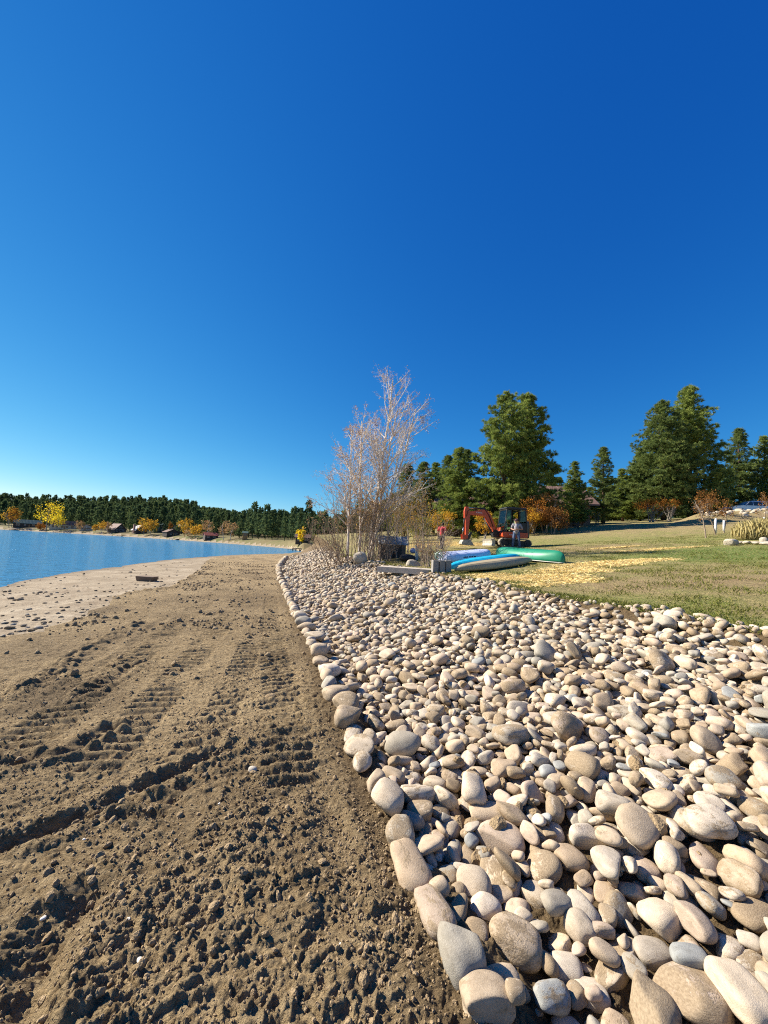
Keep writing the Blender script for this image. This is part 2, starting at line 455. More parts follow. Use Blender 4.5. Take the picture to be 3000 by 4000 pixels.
def mud_relief(x, y):
    r = np.hypot(x, y + 1.0)
    res = np.maximum(0.005, 0.0027 * r)
    def keep(wl): return np.clip((wl / res - 2.0) / 3.0, 0, 1)
    rough = sstep(-0.3, 0.3, fbm(x * 0.6, y * 0.6, 40, 3)) * 0.65 + 0.35
    rough = rough * (0.55 + 0.45 * sstep(7.0, 2.2, r))
    ca, sa = math.cos(0.35), math.sin(0.35)                      # the machine smeared the soil along one heading
    ax_, ay_ = (x * ca + y * sa) * 0.62, (-x * sa + y * ca) * 1.25
    wx, wy = ax_ + 0.06 * vnoise(x * 6, y * 6, 3), ay_ + 0.06 * vnoise(x * 6, y * 6, 4)
    z = 0.040 * fbm(x * 0.9, y * 0.9, 1, 3)
    z = z + 0.040 * rough * (0.42 - np.abs(fbm(wx * 2.3, wy * 2.3, 21, 5, 0.6))) * keep(0.4)
    z = z + 0.030 * rough * np.clip(fbm(wx * 5.5, wy * 5.5, 25, 4, 0.62), -0.6, 1) * keep(0.18)
    for fr, hgt, thr, sd, wl in ((6.5, 0.034, 0.80, 61, 0.13), (12.0, 0.027, 0.62, 66, 0.08), (22.0, 0.019, 0.50, 71, 0.045), (40.0, 0.013, 0.40, 76, 0.025), (75.0, 0.009, 0.30, 79, 0.012)):
        qx, qy = wx * fr * 1.1 + 0.5 * vnoise(x * fr * 1.9, y * fr * 1.9, sd + 3), wy * fr + 0.5 * vnoise(x * fr * 1.9, y * fr * 1.9, sd + 4)
        d, v = worley(qx, qy, sd)
        top = np.clip((0.58 - d) / 0.22, 0, 1) * (0.75 + 0.5 * vnoise(qx * 1.3, qy * 1.3, sd + 8))      # broken crumbs with steep sides
        z = z + hgt * rough * (v > thr) * (0.4 + 0.6 * (v - thr) / (1 - thr)) * top * keep(wl)
    flake = 0.55 + 0.45 * sstep(-0.4, 0.3, fbm(x * 0.9, y * 0.9, 47, 3))
    for fr, hgt, sd, wl in ((4.5, 0.012, 131, 0.2), (10.0, 0.015, 133, 0.09), (22.0, 0.013, 135, 0.04), (46.0, 0.008, 137, 0.02)):
        n = np.abs(vnoise(ax_ * fr + 0.4 * vnoise(x * fr, y * fr, sd + 1), ay_ * fr + 0.4 * vnoise(x * fr, y * fr, sd + 2), sd))
        z = z + hgt * flake * (0.5 - np.minimum(n, 0.55) * 1.5) * keep(wl)
    z = z + 0.007 * vnoise(x * 60, y * 60, 37) * keep(0.017)
    for P, depth, wd in RUTS:
        d, s, side = seg_dist(x + 0.05 * vnoise(x * 3, y * 3, 9), y + 0.03 * vnoise(x * 8, y * 8, 10), P)
        amp = (0.78 + 0.35 * vnoise(s * 1.7, s * 0 + depth * 50, 77)) * (0.75 + 0.8 * fbm(x * 6, y * 6, 79, 3))
        z = z - 0.85 * depth * amp * np.exp(-(d / wd) ** 2) + 0.6 * depth * amp * np.exp(-((d - 1.9 * wd) / (0.8 * wd)) ** 2)
    for P, wd in LUGS:
        d, s, side = seg_dist(x, y, P)
        m = sstep(wd * 0.62, wd * 0.45, d) * sstep(-0.55, 0.1, fbm(x * 1.2, y * 1.2, 90 + int(wd * 100), 2))
        z = z - 0.012 * m + 0.024 * m * np.sin(s * 2 * np.pi / 0.135 + 0.8 * d) * np.maximum(keep(0.10), 0.35)
    for P in WINDROW:
        d, s, side = seg_dist(x + 0.06 * vnoise(x * 6, y * 6, 3), y, P)
        m = np.exp(-(d / 0.16) ** 2)
        z = z + m * (0.05 + 0.05 * vnoise(x * 5, y * 5, 15) + 0.03 * vnoise(x * 12, y * 12, 16))
    return z

def subgrade(x, y):
    """the bank is cut down before the cobbles are tipped in"""
    E, U = edge_low(y), edge_up(y)
    return 0.17 * sstep(0.0, 0.45, x - E) * sstep(-0.05, 0.5, U - x) * (y < 80)

def build_ground():
    rs = [0.15]
    while rs[-1] < 720:
        r = rs[-1]
        g = 0.02 if r < 1.2 else 0.0027 if r < 14 else 0.0075 if r < 90 else 0.03
        rs.append(r * (1 + g))
    rs = np.array(rs)
    th = np.concatenate([np.linspace(-179, -75, 60), np.linspace(-74, -60, 40), np.linspace(-59.8, 59.8, 1250), np.linspace(60, 75, 40), np.linspace(77, 179.5, 60)])
    th = np.radians(th)
    Rr, T = np.meshgrid(rs, th, indexing='ij')
    x, y = (Rr * np.sin(T)), (Rr * np.cos(T) - 1.0)
    x, y = x.ravel(), y.ravel()
    z = base_z(x, y)
    E, U = edge_low(y), edge_up(y)
    a = np.arctan2(x, y); r = np.hypot(x, y)
    rn, rf = near_shore(a), far_shore(a)
    wob = 0.18 * fbm(x * 1.4, y * 1.4, 5, 3)
    lawnw = sstep(-0.15, 0.25, x - U + wob)
    bx = sand_x(y) + 0.35 * fbm(x * 0.9, y * 0.9, 6, 3)
    sandw = sstep(0.15, -0.15, x - bx)
    far = (r > rf) & (a < A_(-9))
    near = (r < 80) & ~far
    i = np.nonzero(near & (lawnw < 1) & (sandw < 1))[0]
    dz = np.zeros_like(z)
    dz[i] = mud_relief(x[i], y[i]) * (1 - lawnw[i]) * (1 - sandw[i])
    i = np.nonzero(near & (sandw > 0))[0]
    keep = np.clip((r[i] - 0) * 0 + 1, 0, 1)
    dz[i] += sandw[i] * (0.022 * fbm(x[i] * 0.8, y[i] * 0.8, 51, 3) + (0.016 * fbm(x[i] * 3.5, y[i] * 3.5, 52, 3) + 0.012 * fbm(x[i] * 7, y[i] * 16, 53, 3)) * sstep(30, 12, r[i]))
    i = np.nonzero(near & (lawnw > 0))[0]
    dz[i] += lawnw[i] * (0.05 * fbm(x[i] * 0.35, y[i] * 0.35, 55, 3) + 0.025 * fbm(x[i] * 2.1, y[i] * 2.1, 56, 3))
    z = z + dz - np.where(near, subgrade(x, y), 0)
    nr, nt = len(rs), len(th)
    idx = np.arange(nr * nt).reshape(nr, nt)
    q = np.stack([idx[:-1, :-1], idx[:-1, 1:], idx[1:, 1:], idx[1:, :-1]], -1).reshape(-1, 4)
    zone = np.where(far, 3, np.where(x - U + wob > 0.05, 2, np.where(x < bx, 1, 0)))
    zone = np.where((r > rn) & ~far & (zone != 2), 1, zone)
    fz = zone[q[:, 0]]
    damp = sstep(0.05, 0.45, fbm(x * 0.6, y * 0.6, 81, 3)) * 0.6
    damp = np.maximum(damp, sstep(0.35, 0.05, np.abs(x - E)) * sstep(0.0, -0.4, x - E - 0.4) * 0.75)
    damp = np.maximum(damp, 0.8 * sstep(0.0, 0.25, x - E))
    for (px, py, rad, amt) in ((960, 2340, 2.6, 0.75), (760, 2420, 1.6, 0.5), (300, 2520, 1.5, 0.6), (1000, 2250, 3.0, 0.4), (900, 3100, 0.8, 0.45), (1250, 3300, 0.5, 0.5)):
        cx, cy = hit(px, py); damp = np.maximum(damp, amt * np.exp(-(((x - cx) ** 2 + (y - cy) ** 2) / rad ** 2)) * (0.7 + 0.6 * fbm(x * 1.7, y * 1.7, 83, 3)))
    damp = np.clip(damp, 0, 1)
    # greener and barer patches of the lawn
    green = 0.40 + 0.12 * fbm(x * 0.2, y * 0.2, 91, 3)
    for (px, py, rad, amt) in GREEN:
        cx, cy = hit(px, py)
        green = green + amt * np.exp(-(((x - cx) / rad) ** 2 + ((y - cy) / (rad * 0.8)) ** 2))
    P = np.stack([x, y, z], 1)
    for zi, (nm, mt, lab) in enumerate([('mud_flat', 'mud', ''), ('sand_beach', 'sand', ''), ('lawn', 'lawn', ''), ('hillside', 'far', '')]):
        sub = q[fz == zi]
        used, inv = np.unique(sub.ravel(), return_inverse=True)
        me = mesh_faces(nm, P[used], inv.reshape(-1, 4), True)
        if zi == 0: vfloat(me, 'damp', damp[used])
        if zi == 2: vfloat(me, 'green', green[used])
        o = link_mesh(nm, me, M[mt]); tag(o, kind='structure')

GREEN = [(2750, 2170, 3.2, 0.55), (2960, 2160, 3.0, 0.4), (2700, 2370, 0.9, 0.42), (2350, 2330, 0.8, 0.35), (2950, 2440, 0.8, 0.35), (2000, 2270, 0.8, 0.3),
         (1900, 2240, 1.2, 0.3), (2500, 2110, 5.0, 0.22), (2150, 2120, 4.0, 0.12), (2450, 2300, 1.0, -0.2), (2350, 2140, 3.0, -0.28), (2700, 2110, 3.0, 0.12),
         (2850, 2260, 1.6, -0.22), (1480, 2225, 0.5, 0.2), (2750, 2050, 8.0, -0.2)]
build_ground()

def build_water():
    az = np.radians(np.concatenate([np.linspace(-88, -9, 240)]))
    near = near_shore(az) * 0.95 - 0.3
    far = np.maximum(far_shore(az) + 2.0, near + 0.5)
    n = 60
    t = np.linspace(0, 1, n) ** 2
    rr = near[:, None] + (far - near)[:, None] * t[None]
    x = rr * np.sin(az)[:, None]; y = rr * np.cos(az)[:, None]
    V = np.stack([x.ravel(), y.ravel(), np.zeros(x.size)], 1)
    idx = np.arange(x.size).reshape(len(az), n)
    q = np.stack([idx[:-1, :-1], idx[:-1, 1:], idx[1:, 1:], idx[1:, :-1]], -1).reshape(-1, 4)
    o = link_mesh('lake', mesh_faces('lake', V, q[:, ::-1], True), M['water']); tag(o, kind='structure')
build_water()

# ------------------------------------------------------------------ cobbles
def ico(sub):
    bm = bmesh.new(); bmesh.ops.create_icosphere(bm, subdivisions=sub, radius=1.0)
    V = np.array([v.co[:] for v in bm.verts]); Fc = np.array([[v.index for v in f.verts] for f in bm.faces])
    bm.free(); return V, Fc
ICO = {s: ico(s) for s in (1, 2, 3, 4)}

def snoise3(V, seed, n=7, fmax=2.2):
    rg = np.random.default_rng(seed); s = 0
    for i in range(n):
        d = rg.normal(size=3); d /= np.linalg.norm(d)
        s = s + np.sin(V @ d * rg.uniform(0.9, fmax) * 2.0 + rg.uniform(0, 6.28)) / n
    return s

def stone_shape(V, seed):
    """unit cobble: rounded lump, sometimes broken along a flat face"""
    rg = np.random.default_rng(seed)
    e = rg.uniform(1.9, 3.2)
    L = (np.abs(V) ** e).sum(1) ** (1 / e)
    W = V / L[:, None]
    W = W * (1 + 0.22 * snoise3(W, seed * 3 + 1)[:, None] + 0.06 * snoise3(W, seed * 3 + 2, 8, 5.0)[:, None])
    W[:, 1] *= 1 + rg.uniform(-0.28, 0.28) * W[:, 0]          # egg taper
    for _ in range(rg.integers(0, 5)):
        n = rg.normal(size=3); n /= np.linalg.norm(n)
        c = rg.uniform(0.46, 0.80)
        d = W @ n - c
        W = W - np.clip(d, 0, None)[:, None] * n * rg.uniform(0.75, 0.95)
    if rg.random() < 0.3:
        n = rg.normal(size=3); n /= np.linalg.norm(n)
        d = np.linalg.norm(W - n * 0.95, axis=1)
        W = W * (1 - 0.16 * np.exp(-(d / 0.38) ** 2))[:, None]
    return W / np.abs(W).max(0)
N_SHAPES = 26
SHAPES = {s: [stone_shape(ICO[s][0], 100 + i) for i in range(N_SHAPES)] for s in (1, 2, 3, 4)}

HG = 0.03
HX0, HX1, HY0, HY1 = -13.0, 8.5, -0.6, 46.0
hx = np.arange(HX0, HX1, HG); hy = np.arange(HY0, HY1, HG)
GX, GY = np.meshgrid(hx, hy, indexing='ij')
HM = base_z(GX, GY) - 0.02 - subgrade(GX, GY)
HM0 = base_z(GX, GY) - 0.6 * subgrade(GX, GY)

STONE_COLS = [((0.49, 0.40, 0.295), 'tan'), ((0.555, 0.475, 0.37), 'cream'), ((0.41, 0.375, 0.31), 'grey'), ((0.48, 0.39, 0.31), 'pinkish'),
              ((0.35, 0.33, 0.285), 'grey'), ((0.60, 0.53, 0.44), 'cream'), ((0.42, 0.33, 0.235), 'brown'), ((0.34, 0.36, 0.36), 'bluish'), ((0.48, 0.43, 0.36), 'dun')]
COL_W = np.array([0.22, 0.17, 0.13, 0.12, 0.08, 0.09, 0.08, 0.03, 0.10]); COL_W /= COL_W.sum()

def rot_mat(yaw, tilt, dirn, roll):
    q = Quaternion((0, 0, 1), yaw)
    t = Quaternion((math.cos(dirn), math.sin(dirn), 0), tilt)
    return (t @ q @ Quaternion((1, 0, 0), roll))

STONES = []
def surfaces(x, y, ax, Q):
    Rm = np.array(Q.to_matrix()); A = Rm @ np.diag(1 / np.array(ax) ** 2) @ Rm.T
    ext = np.sqrt((Rm ** 2) @ (np.array(ax) ** 2))
    i0, i1 = int((x - ext[0] - HX0) / HG), int((x + ext[0] - HX0) / HG) + 2
    j0, j1 = int((y - ext[1] - HY0) / HG), int((y + ext[1] - HY0) / HG) + 2
    i0, j0 = max(i0, 0), max(j0, 0); i1, j1 = min(i1, len(hx)), min(j1, len(hy))
    if i1 - i0 < 1 or j1 - j0 < 1: return None
    dx = hx[i0:i1, None] - x; dy = hy[None, j0:j1] - y
    a = A[2, 2]; b = A[0, 2] * dx + A[1, 2] * dy
    c = A[0, 0] * dx * dx + 2 * A[0, 1] * dx * dy + A[1, 1] * dy * dy - 1
    disc = b * b - a * c
    m = disc > 0
    if not m.any(): return None
    sq = np.sqrt(np.where(m, disc, 0))
    return (slice(i0, i1), slice(j0, j1)), m, (-b - sq) / a, (-b + sq) / a, ext

UNDO = []
def HM_undo(): HM[UNDO[0]] = UNDO[1]

def drop(cands, ax, Q, pct=82, sink=0.0):
    best = None
    for x, y in cands:
        s = surfaces(x, y, ax, Q)
        if s is None: continue
        sl, m, lo, up, ext = s
        h = HM[sl]
        z = np.percentile((h - lo)[m], pct) - sink
        rel = z - HM0[sl][m].mean()
        if best is None or rel < best[0]: best = (rel, x, y, z, sl, m, up)
    if best is None: return None
    rel, x, y, z, sl, m, up = best
    UNDO[:] = [sl, HM[sl].copy()]
    HM[sl] = np.where(m, np.maximum(HM[sl], z + up), HM[sl])
    return x, y, z, rel

def add_stone(x, y, z, ax, Q, role):
    ci = int(RNG.choice(len(STONE_COLS), p=COL_W))
    STONES.append(dict(p=(x, y, z), ax=ax, Q=Q, role=role, shape=int(RNG.integers(N_SHAPES)), ci=ci,
                       jit=RNG.uniform(0.76, 1.06), dirt=float(np.clip(RNG.normal(0.43, 0.17), 0.05, 0.85))))

# stones one can pick out near the camera, read off the photograph: centre, length, width (pixels), tilt of the long axis
def picked(lst, kx, ox, oy, role, dz):
    for (cx, cy, ln, wd, ang) in lst:
        px, py = ox + cx * kx, oy + cy * kx
        c, s_ = math.cos(R(ang)), -math.sin(R(ang))
        ez = 0.0
        p = on_plane(px, py, 0.42); zc = gz(*p) - 0.5 * float(subgrade(np.array([p[0]]), np.array([p[1]]))[0]) - 0.5 * float(subgrade(np.array([p[0]]), np.array([p[1]]))[0]) + dz
        p = on_plane(px, py, zc)
        a0, a1 = on_plane(px - c * ln * kx / 2, py - s_ * ln * kx / 2, zc), on_plane(px + c * ln * kx / 2, py + s_ * ln * kx / 2, zc)
        b0, b1 = on_plane(px - s_ * wd * kx / 2, py + c * wd * kx / 2, zc), on_plane(px + s_ * wd * kx / 2, py - c * wd * kx / 2, zc)
        L = math.hypot(a1[0] - a0[0], a1[1] - a0[1]) / 2; W_ = math.hypot(b1[0] - b0[0], b1[1] - b0[1]) / 2
        steep = abs(s_)
        L *= 1 - 0.18 * steep; W_ *= 1 - 0.22 * abs(c)
        yaw = math.atan2(a1[1] - a0[1], a1[0] - a0[0])
        L, W_ = min(L * (1.2 if role == 'border' else 1.06), 0.19), min(W_ * (1.2 if role == 'border' else 1.06), 0.135)
        if W_ > L: L, W_, yaw = W_, L, yaw + math.pi / 2
        ax = (L, W_, W_ * RNG.uniform(0.55, 0.80))
        Q = rot_mat(yaw, RNG.normal(0, 0.08), RNG.uniform(0, 6.28), RNG.normal(0, 0.15))
        r = drop([p], ax, Q, 86 if role == 'border' else 72, 0.0)
        if r: add_stone(r[0], r[1], r[2], ax, Q, role)
PB = [(440, 990, 280, 205, -72), (330, 775, 270, 165, -62), (213, 600, 245, 120, -62), (108, 412, 220, 125, -58), (72, 258, 130, 115, 80), (20, 130, 150, 130, 75)]
picked(PB, 1500 / 1659, 1500, 3000, 'border', 0.05)
PB2 = [(640, 1420, 150, 110, 70), (620, 1330, 170, 120, -30), (575, 1235, 140, 95, 75), (535, 1155, 160, 110, -10), (520, 1065, 160, 110, -8), (470, 985, 165, 110, 12), (410, 905, 110, 95, 80), (420, 820, 120, 95, 10), (355, 755, 100, 70, 0), (350, 695, 110, 60, 0), (310, 585, 140, 110, -5), (255, 525, 130, 60, -5), (235, 495, 100, 60, 0), (215, 455, 90, 55, 0)]
picked(PB2, 950 / 1659, 1050, 2150, 'border', 0.05)
# and the rest of the border row: the biggest, longest stones, set end to end along the mud
for yy in np.arange(0.3, max(s['p'][1] for s in STONES), 0.06):
    xx = float(edge_low(yy)) + 0.03
    if all(math.hypot(s['p'][0] - xx, s['p'][1] - yy) > 0.06 + s['ax'][0] * 0.8 for s in STONES):
        L = RNG.uniform(0.085, 0.125); ax = (L, L * RNG.uniform(0.6, 0.8), L * RNG.uniform(0.5, 0.7))
        Q = rot_mat(RNG.uniform(1.2, 2.4), RNG.normal(0, 0.12), RNG.uniform(0, 6.28), 0)
        r = drop([(xx, yy)], ax, Q, 60, 0.02)
        if r: add_stone(r[0], r[1], r[2], ax, Q, 'border')
y = max(s['p'][1] for s in STONES) + 0.2
while y < 44:
    L = RNG.uniform(0.11, 0.16) * (1.0 + 0.45 * max(0, (y - 9) / 12))
    ax = (L, L * RNG.uniform(0.62, 0.8), L * RNG.uniform(0.55, 0.75))
    x0, x1 = float(edge_low(y - 0.1)), float(edge_low(y + 0.2))
    head = math.atan2(0.3, x1 - x0)
    Q = rot_mat(head + RNG.normal(0, 0.35) + (math.pi / 2 if RNG.random() < 0.3 else 0), RNG.normal(0, 0.15), RNG.uniform(0, 6.28), RNG.normal(0, 0.2))
    x = float(edge_low(y)) + RNG.uniform(0.0, 0.06)
    r = drop([(x, y)], ax, Q, 60, 0.02)
    if r: add_stone(r[0], r[1], r[2], ax, Q, 'border')
    y += 2 * L * 0.86 * math.sin(head)

def bank_stones(n, y0, y1, lo, hi, K, big=0.06, over=0.10):
    ys = RNG.uniform(y0, y1, n)
    for y in ys:
        E, U = float(edge_low(y)), float(edge_up(y))
        L = lo + (hi - lo) * RNG.beta(1.3, 2.6)
        if RNG.random() < big: L *= RNG.uniform(1.35, 1.8)
        ax = (L, L * RNG.uniform(0.55, 0.92), L * RNG.uniform(0.32, 0.62))
        Q = rot_mat(RNG.uniform(0, 6.28), abs(RNG.normal(0, 0.34)), RNG.uniform(0, 6.28), RNG.normal(0, 0.3))
        c = [(RNG.uniform(E + 0.14 + L * 0.7, max(E + 0.5, U + over + (0.15 if yy < 7 else 0) + 0.25 * vnoise(np.array([yy * 1.3]), np.array([0.0]), 8)[0])), yy) for yy in np.clip(y + RNG.uniform(-0.4, 0.4, K), 0.05, HY1 - 0.3)]
        r = drop(c, ax, Q)
        if r is None: continue
        if r[3] > 0.09 + L * 0.6: HM_undo(); continue
        add_stone(r[0], r[1], r[2], ax, Q, 'bank')

PI_ = [(570, 685, 285, 195, -30), (1345, 885, 420, 215, -20), (1145, 985, 330, 250, -35), (1005, 735, 260, 170, 62), (450, 165, 195, 105, 5), (500, 262, 200, 140, -5), (480, 402, 165, 140, 80), (435, 540, 175, 130, -50),
       (845, 550, 235, 125, -45), (1190, 550, 215, 140, -40), (1540, 895, 400, 140, -48), (690, 1065, 235, 120, -5), (665, 475, 165, 100, -30), (1385, 240, 165, 105, -20), (900, 872, 165, 120, -15), (795, 990, 175, 125, -60),
       (785, 782, 155, 115, -15), (1600, 455, 160, 150, 40), (1010, 1060, 190, 150, -30), (1320, 770, 165, 75, -8), (1160, 690, 165, 105, 0), (745, 580, 130, 110, 10), (955, 435, 125, 100, -35), (585, 545, 145, 110, -45),
       (400, 620, 120, 105, -20), (850, 650, 160, 95, -55), (240, 480, 105, 85, -30), (320, 540, 150, 90, 65), (300, 305, 120, 100, 60), (185, 220, 110, 70, 75), (280, 205, 115, 95, 20), (800, 330, 120, 115, 0),
       (1290, 440, 140, 110, -40), (1140, 330, 130, 75, -10), (1040, 70, 130, 70, -20), (500, 30, 100, 95, 85), (740, 100, 110, 80, 60), (510, 820, 200, 130, -30), (1485, 640, 150, 100, -10), (1600, 690, 130, 110, 30),
       (1300, 1075, 120, 60, 0), (620, 120, 90, 80, 0), (1210, 130, 150, 110, -40), (1320, 100, 120, 100, 0), (1400, 150, 180, 80, -5), (1560, 60, 110, 70, -20), (570, 985, 115, 85, -75), (655, 900, 170, 60, -65)]
picked(PI_, 1500 / 1659, 1500, 3000, 'bank', 0.10)
bank_stones(300, -0.2, 3.4, 0.05, 0.10, 12, 0.05)
bank_stones(70, -0.2, 2.3, 0.07, 0.13, 10, 0.0)
bank_stones(900, -0.2, 3.6, 0.05, 0.105, 12, 0.04)
bank_stones(900, -0.2, 3.6, 0.03, 0.065, 12, 0.0)
bank_stones(700, 2.4, 5.2, 0.055, 0.12, 10, 0.08)
bank_stones(700, 2.4, 5.2, 0.035, 0.07, 10, 0.0)
bank_stones(1450, 4.6, 9.5, 0.055, 0.115, 7, 0.05)
bank_stones(900, 4.6, 9.5, 0.04, 0.07, 7, 0.0)
bank_stones(2400, 9.0, 19.0, 0.06, 0.125, 6, 0.03)
bank_stones(900, 9.0, 19.0, 0.045, 0.075, 5, 0.0)
bank_stones(1800, 18.5, 45.0, 0.085, 0.16, 5, 0.02)

# the largest in the photograph become things of their own; the thousands behind them one mass
def in_view(p, ax):
    u, v = project(p)
    return -60 < u < 3060 and v < 4080 and p[1] > 0.3
for s in STONES:
    d = CAM_R.transposed() @ (Vector(s['p']) - Vector((0, 0, CAM_Z)))
    s['size'] = s['ax'][0] * s['ax'][1] / max(0.3, -d.z) ** 2 if in_view(s['p'], s['ax']) else 0
    s['vis'] = s['p'][2] + s['ax'][2] * 0.9 - HM[min(len(hx) - 1, max(0, int((s['p'][0] - HX0) / HG))), min(len(hy) - 1, max(0, int((s['p'][1] - HY0) / HG)))]
    if s['vis'] < -0.05: s['size'] *= 0.15                     # buried under others
order = sorted(range(len(STONES)), key=lambda i: -STONES[i]['size'])
top = set(order[:300])

border = sorted([i for i in range(len(STONES)) if STONES[i]['role'] == 'border' and STONES[i]['size'] > 0], key=lambda i: STONES[i]['p'][1])
b_rank = {i: n + 1 for n, i in enumerate(border)}
b_xy = np.array([STONES[i]['p'][:2] for i in border])
hi_mesh = {}
def stone_obj(i, label, group):
    s = STONES[i]
    lv = 4 if s['size'] > 0.0035 else 3
    key = (s['shape'], lv)
    if key not in hi_mesh:
        me = mesh_faces('cobble', SHAPES[lv][s['shape']], ICO[lv][1], True); me.materials.append(M['stone_o']); hi_mesh[key] = me
    o = bpy.data.objects.new('cobble', hi_mesh[key]); COL.objects.link(o)
    o.rotation_mode = 'QUATERNION'
    o.location, o.rotation_quaternion, o.scale = s['p'], s['Q'], s['ax']
    c = np.array(STONE_COLS[s['ci']][0]) * s['jit']
    o.color = (*c, s['dirt'])
    tag(o, label, 'stone', group)

rank_in = {}
groups = {}
for i in top:
    if STONES[i]['role'] == 'border': continue
    p = STONES[i]['p']
    j = int(np.argmin(np.hypot(b_xy[:, 0] - p[0], (b_xy[:, 1] - p[1]) * 1.6)))
    groups.setdefault(j, []).append(i)
for j, L in groups.items():
    L.sort(key=lambda i: math.hypot(STONES[i]['p'][0] - b_xy[j, 0], STONES[i]['p'][1] - b_xy[j, 1]))
    for n, i in enumerate(L): rank_in[i] = (j + 1, n + 1)
for i in top:
    s = STONES[i]
    L, W_, H_ = s['ax']
    size = 'big' if L > 0.17 else 'small' if L < 0.10 else 'middling'
    shp = 'long' if W_ / L < 0.68 else 'round' if W_ / L > 0.84 else 'oval'
    col = STONE_COLS[s['ci']][1]
    mud = ' muddy' if s['dirt'] > 0.56 else ''
    if s['role'] == 'border':
        stone_obj(i, f"{size} {shp} {col}{mud} cobble in the border row, {ordinal(b_rank[i])} from the near end", 'cobbles lining the foot of the bank')
    else:
        j, n = rank_in[i]
        stone_obj(i, f"{size} {shp} {col}{mud} cobble, {ordinal(n)} inward from border cobble {ordinal(j)} counted from the near end", 'cobbles covering the bank')

def merge(items, name):
    Vs, Fs, Cs, Ds, off = [], [], [], [], 0
    for i in items:
        s = STONES[i]
        lv = 3 if s['p'][1] < 4.5 else 2 if s['p'][1] < 20 else 1
        V = SHAPES[lv][s['shape']] * np.array(s['ax'])
        V = V @ np.array(s['Q'].to_matrix()).T + np.array(s['p'])
        Vs.append(V); Fs.append(ICO[lv][1] + off); off += len(V)
        Cs.append(np.tile(np.array(STONE_COLS[s['ci']][0]) * s['jit'], (len(V), 1))); Ds.append(np.full(len(V), s['dirt']))
    me = mesh_faces(name, np.vstack(Vs), np.vstack(Fs), True)
    vcol(me, 'col', np.vstack(Cs)); vfloat(me, 'dirt', np.concatenate(Ds))
    return link_mesh(name, me, M['stone_v'])
rest = [i for i in range(len(STONES)) if i not in top]
tag(merge(rest, 'cobble_bank'), 'mass of smaller and farther tan cobbles filling the sloping bank', 'stones', kind='stuff')
print('stones', len(STONES), 'border', len(border))

